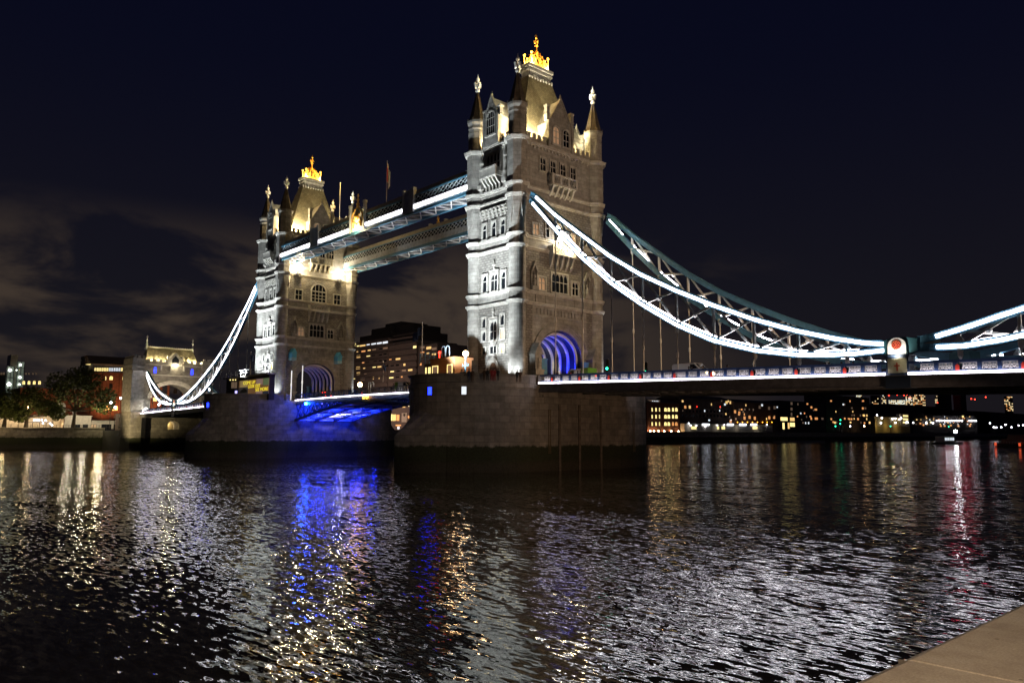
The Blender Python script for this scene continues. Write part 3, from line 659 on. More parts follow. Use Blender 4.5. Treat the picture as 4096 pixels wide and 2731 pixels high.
for sg in (-1, 1):                              # pointed cutwaters with sloping caps
    cw = MB(); n = 10
    base = [(-10.65, -9.1)]+[(-10.65+10.65*i/n, -9.1-19.0*(i/n)**0.62) for i in range(1, n)]+[(0, -28.1)]+[(10.65*i/n, -9.1-19.0*(1-i/n)**0.62) for i in range(1, n)]+[(10.65, -9.1)]
    base = [(x*1.004, y if sg < 0 else -y) for x, y in base]
    cw.prism([(XS+x, y, -6) for x, y in base], (0, 0, 11.6))
    b0 = len(cw.v)
    top = []
    for i, (x, y) in enumerate(base):           # cap rises back to the shaft
        a = -PI/2+PI*i/(len(base)-1); top.append((10.6*math.sin(a), sg*(9.1+14.75*math.cos(a))))
    for (x, y), (tx, ty) in zip(base, top):
        d_ = math.hypot(x-tx, y-ty); cw.v += [(XS+x, y, 5.6), (XS+tx, ty, 5.6+min(3.7, d_*1.05))]
    for i in range(len(base)-1): cw.f.append((b0+2*i, b0+2*i+2, b0+2*i+3, b0+2*i+1))
    cw.build('cutwater', m_pier, P1)
def pier_window(a, mat, z=12.1):
    x, y = 10.65*math.sin(a), -9.1-14.8*math.cos(a); nx, ny = math.sin(a)*14.8, -math.cos(a)*10.65
    l = math.hypot(nx, ny); nx, ny = nx/l, ny/l; tx, ty = -ny, nx; c = Vector((XS+x, y, z))
    fr = MB()
    for du in (-0.42, 0.42): p = c+Vector((tx, ty, 0))*du+Vector((nx, ny, 0))*0.05; fr.bar(p+Vector((0, 0, -0.7)), p+Vector((0, 0, 0.7)), 0.14, 0.14)
    for dz in (-0.65, 0.65): p = c+Vector((nx, ny, 0))*0.05; fr.bar(p-Vector((tx, ty, 0))*0.5+Vector((0, 0, dz)), p+Vector((tx, ty, 0))*0.5+Vector((0, 0, dz)), 0.14, 0.14)
    w = fr.build('window', m_pier, P1)
    pn = MB(); p = c+Vector((nx, ny, 0))*0.03; pn.bar(p+Vector((0, 0, -0.6)), p+Vector((0, 0, 0.6)), 0.7, 0.08, (nx, ny, 0)); pn.build('pane', mat, w)
pier_window(R(-30), m_blu); pier_window(R(12), m_blu); pier_window(R(38), m_win_c)
for yy in (-7.6, 12.6):
    ld = MB(); xo = XS+10.65*(1 if abs(yy) < 9.2 else math.sqrt(1-((abs(yy)-9.1)/14.8)**2))+0.12
    for d_ in (-0.2, 0.2): ld.box(xo-0.04, yy+d_-0.03, 3.0, xo+0.04, yy+d_+0.03, 9.6)
    for k in range(22): ld.box(xo-0.03, yy-0.2, 3.1+0.3*k, xo+0.03, yy+0.2, 3.15+0.3*k)
    ld.build('ladder', pmat('rusty_steel', (0.20, 0.15, 0.08), 0.8), P1)
wd = MB(); wd.box(XS+10.63, -9.0, 11.4, XS+10.85, 9.0, 11.75); wd.build('ledge', m_pier, P1)
for yy in (-5.4, -1.0, 4.0):
    fd = MB(); fd.box(XS+10.6, yy-0.22, 0, XS+10.8, yy+0.22, 10.4); fd.build('timber_fender', pmat('fender_timber', (0.17, 0.14, 0.11), 0.9, var=.3), P1)
P2 = copy_tree(P1, (-XS, 0, 0), PI, 'farther granite river pier under the tower with the viewing hoarding')
# the far pier shows its blue openings on this side too
def pier2_window(a, z=12.1):
    x, y = 10.65*math.sin(a), -9.1-14.8*math.cos(a); nx, ny = math.sin(a)*14.8, -math.cos(a)*10.65
    l = math.hypot(nx, ny); nx, ny = nx/l, ny/l; c = Vector((-XS+x, y, z))
    pn = MB(); p = c+Vector((nx, ny, 0))*0.03; pn.bar(p+Vector((0, 0, -0.5)), p+Vector((0, 0, 0.5)), 0.7, 0.08, (nx, ny, 0))
    o = pn.build('window', m_blu); o.location = (0, 0, 0)
    o.parent = P2; o.matrix_parent_inverse = Matrix.Identity(4)
    inv = (Matrix.Translation(P2.location) @ Matrix.Rotation(PI, 4, 'Z')).inverted(); o.data.transform(inv)
pier2_window(R(-58)); pier2_window(R(5))

# ================================================================== HIGH WALKWAYS
def walkway(sg, label):
    o, i = sg*10.2, sg*6.5; y0, y1 = min(o, i), max(o, i); yc = (o+i)/2
    t_ = thing('high_walkway', (0, yc, 46), label, 'walkway', 'high-level walkways')
    fl = MB(); fl.box(-35.4, y0+0.1, 46.75, 35.4, y1-0.1, 46.95); fl.build('floor', pmat('floor_plate', (0.07, 0.07, 0.075), 0.7, var=.3), t_)
    for yy in (o, i):
        g_ = MB(); g_.box(-35.4, yy-0.18, 46.55, 35.4, yy+0.18, 46.85); g_.box(-35.4, yy-0.15, 49.5, 35.4, yy+0.15, 49.75)
        g_.build('edge_girder', m_blue, t_)
        pn = MB(); pn.box(-35.4, yy-0.06, 46.85, 35.4, yy+0.06, 47.95); pn.box(-35.4, yy-0.12, 47.95, 35.4, yy+0.12, 48.1)
        for k in range(60):
            x = -35+k*1.19; pn.box(x-0.05, yy-0.12, 46.86, x+0.05, yy+0.12, 47.94)
        pn.build('side_panel', m_lat, t_)
        lt = MB(); n = 56
        for k in range(n):
            xa, xb = -35.2+70.4*k/n, -35.2+70.4*(k+1.6)/n
            if xb > 35.3: xb = 35.3
            lt.bar((xa, yy-0.04, 48.1), (xb, yy-0.04, 49.5), 0.10, 0.14); lt.bar((xb, yy+0.04, 48.1), (xa, yy+0.04, 49.5), 0.10, 0.14)
        lt.build('lattice', m_lat, t_)
    rf_ = MB(); rf_.prism([(-35.4, y0+0.1, 49.75), (-35.4, y0+0.7, 50.9), (-35.4, yc, 51.2), (-35.4, y1-0.7, 50.9), (-35.4, y1-0.1, 49.75)], (70.8, 0, 0)); rf_.build('roof', m_steel, t_)
    gl_ = MB(); gl_.box(-35.3, y0+0.5, 47.0, 35.3, y0+0.55, 49.6); gl_.box(-35.3, y1-0.55, 47.0, 35.3, y1-0.5, 49.6); gl_.build('glazing', m_glass, t_)
    # underside: lower chords, cross members and bracing
    ub = MB()
    for yy in (o, i): ub.box(-35.3, yy-0.2, 46.2, 35.3, yy+0.2, 46.45)
    ub.build('lower_chord', m_blue, t_)
    br = MB(); n = 15
    for k in range(n):
        xa, xb = -35+70*k/n, -35+70*(k+1)/n
        br.box(xa-0.08, y0, 46.25, xa+0.08, y1, 46.5)
        br.bar((xa, y0, 46.36), (xb, y1, 46.36), 0.2, 0.14); br.bar((xa, y1, 46.4), (xb, y0, 46.4), 0.2, 0.14)
    br.build('underside_bracing', m_white, t_)
    if sg < 0:
        for xa, xb in ((-35.2, -20.3), (-16.6, -3.5), (2.4, 15.9), (19.5, 35.2)):
            l_ = MB(); l_.box(xa, o-0.26, 47.22, xb, o-0.20, 47.78); l_.build('light_strip', m_led, t_)
            c_ = MB(); n = int((xb-xa)/1.2)
            for k in range(n+1):
                x = xa+(xb-xa)*k/n; c_.box(x-0.06, o-0.34, 47.74, x+0.06, o-0.12, 47.9)
            c_.box(xa, o-0.22, 47.9, xb, o-0.12, 48.0); c_.build('light_canopy', m_lat, t_)
        for k in range(44): MB().ball((-34.5+1.6*k, o-0.24, 46.95), 0.06, 6, 4).build('bulb', m_win_y, t_)
    for xa, xb in ((-20.2, -16.8), (16.0, 19.3)):
        pz = MB(); pz.box(xa, o-0.3, 46.6, xb, o+0.3, 50.6); pz.box(xa-0.1, o-0.38, 50.6, xb+0.1, o+0.38, 50.9)
        for x in (xa+0.1, xb-0.1):
            pz.box(x-0.22, o-0.42, 46.6, x+0.22, o+0.1, 50.9); pz.box(x-0.32, o-0.5, 50.9, x+0.32, o+0.2, 51.2)
        pz.build('pilaster', m_lat, t_)
    # coat-of-arms crest at mid span, between two posts
    for x in (-3.4, 2.3):
        ps = MB(); ps.lathe(x, o-0.2, [(0.28, 46.7), (0.28, 50.6), (0.38, 50.8), (0.34, 51.9), (0.46, 52.1), (0.46, 52.5), (0.2, 52.6)], 8); ps.build('post', m_lat, t_)
    cs = MB(); cs.prism([(-3.0, o-0.25, 46.9), (1.9, o-0.25, 46.9), (1.9, o-0.25, 50.0), (1.3, o-0.25, 50.9), (0.3, o-0.25, 51.3), (-0.55, o-0.25, 52.2), (-1.4, o-0.25, 51.3), (-2.4, o-0.25, 50.9), (-3.0, o-0.25, 50.0)], (0, 0.3, 0))
    c0 = cs.build('crest_panel', m_white, t_)
    cg = MB()
    P = [(-2.6, o-0.34, 47.4), (-2.6, o-0.34, 50.0), (-1.9, o-0.34, 50.7), (-0.55, o-0.34, 51.8), (0.8, o-0.34, 50.7), (1.5, o-0.34, 50.0), (1.5, o-0.34, 47.4)]
    cg.tube(P, 0.16, 6); cg.ball((-0.55, o-0.4, 49.6), 0.62, 10, 6)
    for q in range(8):
        a = q*PI/4; cg.ball((-0.55+1.15*math.cos(a), o-0.36, 49.3+1.2*math.sin(a)), 0.22, 6, 4)
    for x in (-1.9, 0.8): cg.tube([(x, o-0.36, 47.5), (x+0.2, o-0.36, 48.5), (x-0.15, o-0.36, 49.2)], [0.2, 0.28, 0.14], 6)
    cg.lathe(-0.55, o-0.2, [(0.3, 51.9), (0.36, 52.4), (0.14, 52.7), (0.2, 53.1), (0.3, 53.3), (0.1, 53.5), (0.1, 53.9), (0.25, 54.0), (0.03, 54.5)], 8); cg.box(-0.95, o-0.26, 53.05, -0.15, o-0.14, 53.3)
    cg.build('gilded_crest', m_gold, t_)
    return t_
walkway(-1, 'nearer lattice walkway high between the towers with bright white strip lights'); walkway(1, 'farther unlit lattice walkway high between the two towers, seen from below')
light('crest_lamp', 'POINT', (-0.6, -11.8, 47.3), 900, (1, 0.8, 0.45), radius=0.15)
for x in (-28, -10, 9, 27): light('walkway_spot', 'SPOT', (x, -8.3, 40.5), 1500, (0.9, 0.92, 1.0), (x, -8.3, 46.4), 130, 0.9, 0.3)  # upward spots in open air below both walkways, without fittings
for x in (-24, -6, 12, 28): light('walkway_spot', 'SPOT', (x, 8.3, 40.5), 1500, (0.95, 0.95, 0.92), (x, 8.3, 46.4), 130, 0.9, 0.3)
wz = MB()
for k, (xa, xb) in enumerate(((-27, -21), (-19.5, -13))):   # lit exhibition seen through the far lattice
    p_ = MB(); p_.box(xa, 7.2, 47.9, xb, 7.26, 49.5); tag(p_.build('exhibition_screen', m_win_c if k == 0 else m_win_w), ('cool white' if k == 0 else 'warm amber')+' lit display inside the farther high walkway', 'display')

# ================================================================== BASCULES
def leaf(sx, label):
    t_ = thing('bascule_leaf', (sx*30.5, 0, 13.4), label, 'bascule', 'bascule leaves of the roadway')
    zt = lambda x: 13.35+0.20*(1-(x/30.5)**2)
    X = [sx*(0.12+30.3*i/14) for i in range(15)]
    rd = MB(); rd.strip([(x, 0, zt(x)-0.25) for x in X], 14.8, 0.4); rd.build('roadway', m_asph, t_)
    zb = lambda x: 12.55-3.75*(abs(x)/30.5)**1.55
    for yg in (-7.35, -2.45, 2.45, 7.35):
        gd = MB(); gd.strip([(x, yg, zt(x)-0.75) for x in X], 0.35, 0.6); gd.strip([(x, yg, zb(x)) for x in X], 0.6, 0.45)
        for i in range(3, 14):
            a, c = X[i], X[i+1]
            if zt(a)-0.8-zb(a) < 0.35: continue
            gd.bar((a, yg, zt(a)-0.9), (a, yg, zb(a)), 0.22, 0.22); gd.bar((a, yg, zb(a)), (c, yg, zt(c)-0.9), 0.2, 0.2); gd.bar((a, yg, zt(a)-0.9), (c, yg, zb(c)), 0.2, 0.2)
        gd.build('arched_girder', m_dblue, t_)
    cg = MB()
    for i in range(2, 15, 2):
        x = X[i]; cg.box(x-0.14, -7.3, zb(x)-0.1, x+0.14, 7.3, zb(x)+0.25); cg.box(x-0.1, -7.3, zt(x)-0.95, x+0.1, 7.3, zt(x)-0.5)
        if i > 3:
            for ya in (-7.3, -2.4, 2.4):
                cg.bar((x, ya, zb(x)), (X[i-2], ya+4.9, zb(X[i-2])), 0.16, 0.16); cg.bar((x, ya+4.9, zb(x)), (X[i-2], ya, zb(X[i-2])), 0.16, 0.16)
    cg.build('cross_beam', m_white, t_)
    for sy in (-1, 1):
        y = sy*7.6; rl = MB(); rl.strip([(x, y, zt(x)+1.30) for x in X], 0.16, 0.14); rl.strip([(x, y, zt(x)+0.12) for x in X], 0.16, 0.2)
        for i in range(15):
            x = X[i]; rl.box(x-0.09, y-0.12, zt(x), x+0.09, y+0.12, zt(x)+1.35)
            if i < 14:
                for k in range(3):
                    xa = x+(X[i+1]-x)*(k+0.5)/3; z = zt(xa)+0.7
                    rl.bar((xa-0.33, y, z-0.45), (xa+0.33, y, z+0.45), 0.05, 0.07); rl.bar((xa+0.33, y, z-0.45), (xa-0.33, y, z+0.45), 0.05, 0.07); rl.bar((xa-0.3, y, z), (xa+0.3, y, z), 0.05, 0.06); rl.bar((xa, y, z-0.5), (xa, y, z+0.5), 0.06, 0.05)
        rl.build('parapet', m_dblue if sx < 0 else m_steel, t_)
        for xa, xb in ((0, 7), (7, 14)):
            ls = MB(); ls.strip([(x, y+sy*0.13, zt(x)-0.02) for x in X[xa:xb+1]], 0.08, 0.20); ls.build('light_strip', m_ledv, t_)
    return t_
leaf(-1, 'far half of the lifting roadway with blue-lit arched girders'); leaf(1, 'near half of the lifting roadway partly hidden behind the nearer pier')
for yg in (-4.9, 0.0, 4.9):
    light('blue_underlight', 'POINT', (-27.6, yg, 11.0), 1500, BLUE, radius=0.2); light('blue_underlight', 'POINT', (-22.6, yg, 10.9), 1200, BLUE if yg else (0.5, 0.48, 1.0), radius=0.2)
    light('blue_underlight', 'POINT', (-16.5, yg, 11.6), 450, BLUE, radius=0.2)
light('blue_underlight', 'POINT', (24, -4, 10.9), 1500, BLUE, radius=0.2); light('blue_underlight', 'POINT', (18, 2, 11.6), 200, BLUE, radius=0.2)
light('blue_underlight', 'SPOT', (-29.6, -2, 8.6), 300, BLUE, (-30.4, -1, 2), 120, 0.8, 0.2)
fl = MB(); q = at(1224, 1614, 1, -7.9); fl.ball(q, 0.34, 10, 6); tag(fl.build('navigation_floodlight', m_cyan), 'bright cyan-blue floodlight under the far end of the lifting roadway', 'floodlight')
q = at(1460, 1590, 1, -7.9)
for dx, nm in ((-0.45, 'left'), (0.75, 'right')):
    a_ = MB(); a_.ball((q.x+dx, -7.95, q.z), 0.26, 8, 6); a_.box(q.x+dx-0.1, -7.9, q.z, q.x+dx+0.1, -7.6, q.z+0.5); tag(a_.build('navigation_lamp', m_amber), 'amber signal lamp under the middle of the lifting roadway, %s of the pair' % nm, 'signal lamp', 'amber signal lamps')

# ================================================================== SUSPENDED SPANS
UP = [(49.6, 43.2), (50.78, 42.38), (54.9, 38.7), (59.94, 34.83), (65.64, 30.53), (70.89, 27.18), (76.38, 24.3), (81.9, 21.7), (87.67, 19.25), (92.72, 17.47), (97.26, 16.15), (100.29, 15.45), (102.5, 15.15)]
LO = [(49.4, 42.3), (50.0, 41.6), (54.9, 36.45), (60.2, 31.33), (65.8, 26.71), (71.26, 22.96), (76.68, 19.73), (82.16, 17.24), (87.66, 15.65), (92.83, 14.75), (96.12, 14.5), (99.24, 14.42), (102.5, 14.55)]
UP2 = [(104.7, 15.15), (107.2, 15.52), (109.77, 16.11), (112.72, 16.9), (116, 17.75), (120.5, 19.3), (126, 22.0), (131.6, 25.3)]
LO2 = [(104.7, 14.62), (107.2, 14.47), (109.67, 14.40), (112.6, 14.68), (116, 15.2), (120.5, 16.7), (126, 19.7), (131.6, 24.4)]
def interp(tb, x):
    for (a, za), (c, zc) in zip(tb, tb[1:]):
        if a <= x <= c: return za+(zc-za)*(x-a)/(c-a)
    return tb[0][1] if x < tb[0][0] else tb[-1][1]
zled = lambda ax: 13.42-(ax-52.7)*0.0275
m_hang = pmat('hanger_paint', (0.82, 0.77, 0.66), 0.5)
def chain(sx, sy, tu, tl, nodes, label, first, short):
    y = sy*AY
    t_ = thing('suspension_chain', (sx*tu[0][0], y, tu[0][1]), label, 'suspension chain', 'stiffened suspension chains')
    f = lambda p: (sx*p[0], y, p[1])
    for nm, tb in (('upper_chord', tu), ('lower_chord', tl)):
        c_ = MB(); c_.strip([f(p) for p in tb], 0.55, 0.78)
        c_.strip([(sx*p[0], y, p[1]+0.36) for p in tb], 0.72, 0.06); c_.strip([(sx*p[0], y, p[1]-0.36) for p in tb], 0.72, 0.06)
        c_.build(nm, m_blue, t_)
        ts = tb[1:] if first else tb
        k0 = 1 if not short else 1
        pts = [(sx*p[0], y+sy*0.31, p[1]) for p in tb[k0:]]
        l_ = MB(); l_.strip(pts, 0.08, 0.36); l_.build('light_strip', m_led, t_)
    # trough light lying along the top of the lower chord, broken at the nodes
    if sy < 0:
        l_ = MB(); l_.strip([(sx*(p[0]+0.28), y-0.02, p[1]+0.42) for p in tl[k0+1:-1]], 0.26, 0.09); l_.build('light_strip', m_ledw, t_)
    else:
        for a, c in zip(nodes[:-1], nodes[1:]):
            xs = [a+(c-a)*(0.06+0.56*k/4) for k in range(5)]
            l_ = MB(); l_.strip([(sx*x, y, interp(tl, x)+0.50) for x in xs], 0.30, 0.14); l_.build('light_strip', m_ledt, t_)
    for i, x in enumerate(nodes[1:-1]):
        zu, zl = interp(tu, x), interp(tl, x)
        if zu-zl < 0.9: continue
        v_ = MB(); v_.bar((sx*x, y, zl), (sx*x, y, zu), 0.34, 0.26); v_.hexa([(sx*x-0.55, y-.1, zl+.35), (sx*x+.55, y-.1, zl+.35), (sx*x+.55, y+.1, zl+.35), (sx*x-.55, y+.1, zl+.35)], [(sx*x-.16, y-.1, zl+.95), (sx*x+.16, y-.1, zl+.95), (sx*x+.16, y+.1, zl+.95), (sx*x-.16, y+.1, zl+.95)])
        v_.build('vertical_strut', m_white, t_)
    for a, c in zip(nodes[:-1], nodes[1:]):
        if a < nodes[0]+1 and first: continue
        ua, uc, la, lc = interp(tu, a), interp(tu, c), interp(tl, a), interp(tl, c)
        if min(ua-la, uc-lc) < 0.95 and max(ua-la, uc-lc) < 1.5: continue
        d1 = MB(); d1.bar((sx*a, y+0.06, ua), (sx*c, y+0.06, lc), 0.2, 0.26); d1.build('diagonal_brace', m_white, t_)
        d2 = MB(); d2.bar((sx*a, y-0.06, la), (sx*c, y-0.06, uc), 0.2, 0.26)
        m_ = ((a+c)/2*sx, y, (ua+lc+la+uc)/4); d2.ball(m_, 0.34, 8, 4); d2.build('diagonal_brace', m_white, t_)
    for x in nodes[1:-1]:
        zl, zd = interp(tl, x)-0.3, zled(x)+1.0
        if zl-zd < 0.5: continue
        h_ = MB(); h_.lathe(sx*x, y, [(0.08, zd-0.1), (0.15, zd), (0.085, zd+0.3)], 8); h_.tube([(sx*x, y, zd), (sx*x, y, zl)], 0.085, 8)
        zm = zd+(zl-zd)*0.38
        if zl-zd > 3: h_.lathe(sx*x, y, [(0.14, zm-0.35), (0.16, zm), (0.14, zm+0.35)], 8)
        h_.lathe(sx*x, y, [(0.12, zl-0.9), (0.26, zl-0.55), (0.26, zl-0.2), (0.4, zl+0.1)], 8); h_.build('hanger', m_hang, t_)
    return t_
ND = [49.4]+[54.72+5.44*k for k in range(9)]+[102.4]
ND2 = [105.2, 109.2, 114.3, 119.6, 125.0, 131.4]
side = {-1: 'nearer', 1: 'farther'}; bank = {1: 'right-hand', -1: 'far left'}
for sx in (1, -1):
    for sy in (-1, 1):
        chain(sx, sy, UP, LO, ND, 'long suspension chain hung from the %s tower, %s' % ('nearer' if sx > 0 else 'farther', 'glowing white, in front of the roadway' if sy < 0 else 'mostly unlit, behind the roadway'), True, False)
        chain(sx, sy, UP2, LO2, ND2, 'short suspension chain rising to %s, %s the roadway' % ('the right edge' if sx > 0 else 'the far gatehouse', 'in front of' if sy < 0 else 'behind'), False, True)
        # pinned joint of the two chains on its pedestal
        xj, yj = sx*103.58, sy*AY
        j_ = thing('chain_joint', (xj, yj, 12), 'white disc chain joint dotted red, on a cross-marked pedestal, %s' % (('front of' if sy < 0 else 'behind')+(' the right-hand deck' if sx > 0 else ' the far left deck')), 'chain joint', 'chain joints over the road')
        h_ = MB(); prof = [(xj-0.98, 13.85)]+[(xj-0.98*math.cos(PI*i/12), 14.85+0.95*math.sin(PI*i/12)) for i in range(13)]+[(xj+0.98, 13.85)]
        h_.prism([(x, yj-0.55, z) for x, z in prof], (0, 1.1, 0))
        h_.prism([(xj-1.35, yj-0.42, 14.2), (xj-1.35, yj-0.42, 15.45), (xj-0.6, yj-0.42, 15.75), (xj+0.6, yj-0.42, 15.75), (xj+1.9, yj-0.42, 15.5), (xj+1.9, yj-0.42, 14.25), (xj+0.9, yj-0.42, 13.9), (xj-0.9, yj-0.42, 13.9)], (0, 0.84, 0))
        h_.build('housing', pmat('teal_housing', (0.05, 0.16, 0.19), 0.45), j_)
        yf = yj+sy*0.55
        rg = MB(); pr2 = [(xj-0.9, 13.95)]+[(xj-0.9*math.cos(PI*i/14), 14.85+0.84*math.sin(PI*i/14)) for i in range(15)]+[(xj+0.9, 13.95)]
        rg.prism([(x, yf, z) for x, z in pr2], (0, sy*0.06, 0)); rg.build('disc_face', m_white, j_)
        rd = MB(); rd.prism([(xj+0.46*math.cos(2*PI*k/20), yf+sy*0.06, 14.95+0.46*math.sin(2*PI*k/20)) for k in range(20)], (0, sy*0.08, 0)); rd.build('red_boss', pmat('red_boss', (0.20, 0.006, 0.004), 0.6, emit=(1, 0.03, 0.01), es=0.05), j_)
        dt_ = MB()
        for rr_, n in ((0.08, 3), (0.24, 8), (0.40, 14)):
            for k in range(n): dt_.ball((xj+rr_*math.cos(2*PI*k/n), yf+sy*0.15, 14.95+rr_*math.sin(2*PI*k/n)), 0.028, 5, 4)
        dt_.build('lamp_dots', em('dot_lamp', (1, 0.30, 0.10), 1.8), j_)
        pd = MB(); pd.box(xj-1.1, yj-0.7, 11.0, xj+1.1, yj+0.7, 13.75); pd.box(xj-1.25, yj-0.85, 13.75, xj+1.25, yj+0.85, 13.95); pd.box(xj-1.2, yj-0.8, 10.6, xj+1.2, yj+0.8, 12.05)
        pd.build('pedestal', pmat('pedestal_paint', (0.03, 0.05, 0.09), 0.5), j_)
        ps = MB(); ps.box(xj-0.92, yj+sy*0.7, 12.12, xj+0.92, yj+sy*0.74, 13.6); ps.build('panel', pmat('cream_panel', (0.42, 0.38, 0.24), 0.7, var=0.2), j_)
        cx_ = MB(); cx_.box(xj-0.07, yj+sy*0.74, 12.35, xj+0.07, yj+sy*0.78, 13.15); cx_.box(xj-0.27, yj+sy*0.74, 12.78, xj+0.27, yj+sy*0.78, 12.92); cx_.build('cross', pmat('red_cross', (0.35, 0.05, 0.02), 0.6), j_)
        light('joint_lamp', 'SPOT', (xj, yj+sy*1.5, 13.65), 330, (1, 0.96, 0.84), (xj, yj+sy*0.4, 14.7), 120, 0.8, 0.1)
        light('panel_fill', 'SPOT', (xj+1.0, yj+sy*1.7, 13.6), 30, (1, 0.9, 0.7), (xj, yj+sy*0.7, 12.8), 90, 0.9, 0.1)  # unseen spot added to brighten the pedestal panel
    # deck
    k_ = thing('bridge_deck', (sx*92, 0, 12), ('right-hand' if sx > 0 else 'far left')+' suspended roadway deck with glowing edge strip and panelled parapet', 'bridge deck', 'suspended roadway decks')
    xa, xb = sx*51.6, sx*134.5
    zl = lambda x: zled(abs(x)) if sx > 0 else 13.5-(abs(x)-52)*0.0185
    pts = [xa+(xb-xa)*i/20 for i in range(21)]
    d_ = MB(); d_.strip([(x, 0, zl(x)-0.05) for x in pts], 18.6, 0.3); d_.build('roadway', m_asph, k_)
    for sy in (-1, 1):
        yo = sy*9.75
        e_ = MB(); e_.strip([(x, yo-sy*0.12, zl(x)-0.70) for x in pts], 0.25, 1.12); e_.strip([(x, yo-sy*0.25, zl(x)-1.30) for x in pts], 0.7, 0.12); e_.strip([(x, yo+sy*0.18, zl(x)-0.17) for x in pts], 0.52, 0.08)
        e_.build('edge_girder', m_steel, k_)
        for x0, x1 in ((51.8, 102.5), (104.7, 134)):
            l_ = MB(); l_.strip([(sx*(x0+(x1-x0)*i/12), yo+sy*0.38, zl(sx*(x0+(x1-x0)*i/12))) for i in range(13)], 0.08, 0.24); l_.build('light_strip', m_ledv, k_)
            if sy < 0 or sx > 0:
                tr = MB(); tr.strip([(sx*(x0+(x1-x0)*i/12), yo, zl(sx*(x0+(x1-x0)*i/12))+1.18) for i in range(13)], 0.34, 0.10); tr.strip([(sx*(x0+(x1-x0)*i/12), yo, zl(sx*(x0+(x1-x0)*i/12))+1.05) for i in range(13)], 0.22, 0.16)
                tr.strip([(sx*(x0+(x1-x0)*i/12), yo, zl(sx*(x0+(x1-x0)*i/12))+0.20) for i in range(13)], 0.2, 0.12)
                tr.build('rail', m_dblue, k_)
    lg = MB()
    for yy in (-5.4, 0, 5.4): lg.strip([(x, yy, zl(x)-0.8) for x in pts], 0.4, 1.1)
    lg.build('longitudinal_girder', m_steel, k_)
    cb2 = MB()
    for i in range(31):
        x = xa+(xb-xa)*i/30; cb2.hexa([(x-.15, -9.5, zl(x)-1.25), (x+.15, -9.5, zl(x)-1.25), (x+.15, 9.5, zl(x)-1.25), (x-.15, 9.5, zl(x)-1.25)], [(x-.15, -9.5, zl(x)-.2), (x+.15, -9.5, zl(x)-.2), (x+.15, 9.5, zl(x)-.2), (x-.15, 9.5, zl(x)-.2)])
    cb2.build('cross_girder', m_steel, k_)
    # parapet bays: three openwork panels between hangers, a red shield at each hanger
    for sy in ((-1, 1) if sx > 0 else (-1,)):
        yo = sy*9.75
        for n_ in range(-1, 15):
            x0 = 54.72+5.44*n_
            for j in range(3):
                a = x0+0.45+j*1.67; c = a+1.2; m_ = (a+c)/2
                if a < 52 or c > 133.5 or (102.3 < c and a < 104.9): continue
                z = zl(sx*m_)+0.22; h = 0.70
                po = MB(); po.box(sx*(c+0.06), yo-0.15, z-0.1, sx*(c+0.40), yo+0.15, z+0.72)
                po.box(sx*a, yo-0.06, z, sx*c, yo-0.05, z+0.04); po.build('post', m_dblue, k_)
                pn = MB()
                for zz in (z, z+h): pn.bar((sx*a, yo, zz), (sx*c, yo, zz), 0.08, 0.09)
                for xx in (a, c, m_): pn.bar((sx*xx, yo, z), (sx*xx, yo, z+h), 0.06, 0.05)
                for cc in ((a+m_)/2, (m_+c)/2):
                    P = [(sx*(cc+0.36*math.cos(PI*q/8)), yo, z+0.06+0.46*math.sin(PI*q/8)) for q in range(9)]; pn.tube(P, 0.05, 4)
                    P = [(sx*(cc+0.24*math.cos(PI+PI*q/8)), yo, z+h-0.05+0.42*math.sin(PI+PI*q/8)) for q in range(9)]; pn.tube(P, 0.045, 4)
                    pn.bar((sx*cc, yo, z+0.12), (sx*cc, yo, z+h-0.1), 0.07, 0.09); pn.bar((sx*(cc-0.14), yo, z+h*0.52), (sx*(cc+0.14), yo, z+h*0.52), 0.07, 0.09)
                    for q in (-1, 1): pn.bar((sx*(cc+q*0.28), yo, z+0.04), (sx*cc, yo, z+h*0.4), 0.05, 0.07)
                pn.build('openwork_panel', pmat('panel_white', (0.75, 0.68, 0.58), 0.5, emit=(1, 0.86, 0.72), es=0.0) if False else m_white, k_)
            if 52 < x0 < 133 and not 102 < x0 < 105:
                s_ = MB(); xx = sx*x0; z = zl(xx)+0.22
                s_.prism([(xx-0.17, yo+sy*0.10, z), (xx+0.17, yo+sy*0.10, z), (xx+0.17, yo+sy*0.10, z+0.42), (xx, yo+sy*0.10, z+0.62), (xx-0.17, yo+sy*0.10, z+0.42)], (0, sy*0.08, 0)); s_.build('red_shield', m_red, k_)

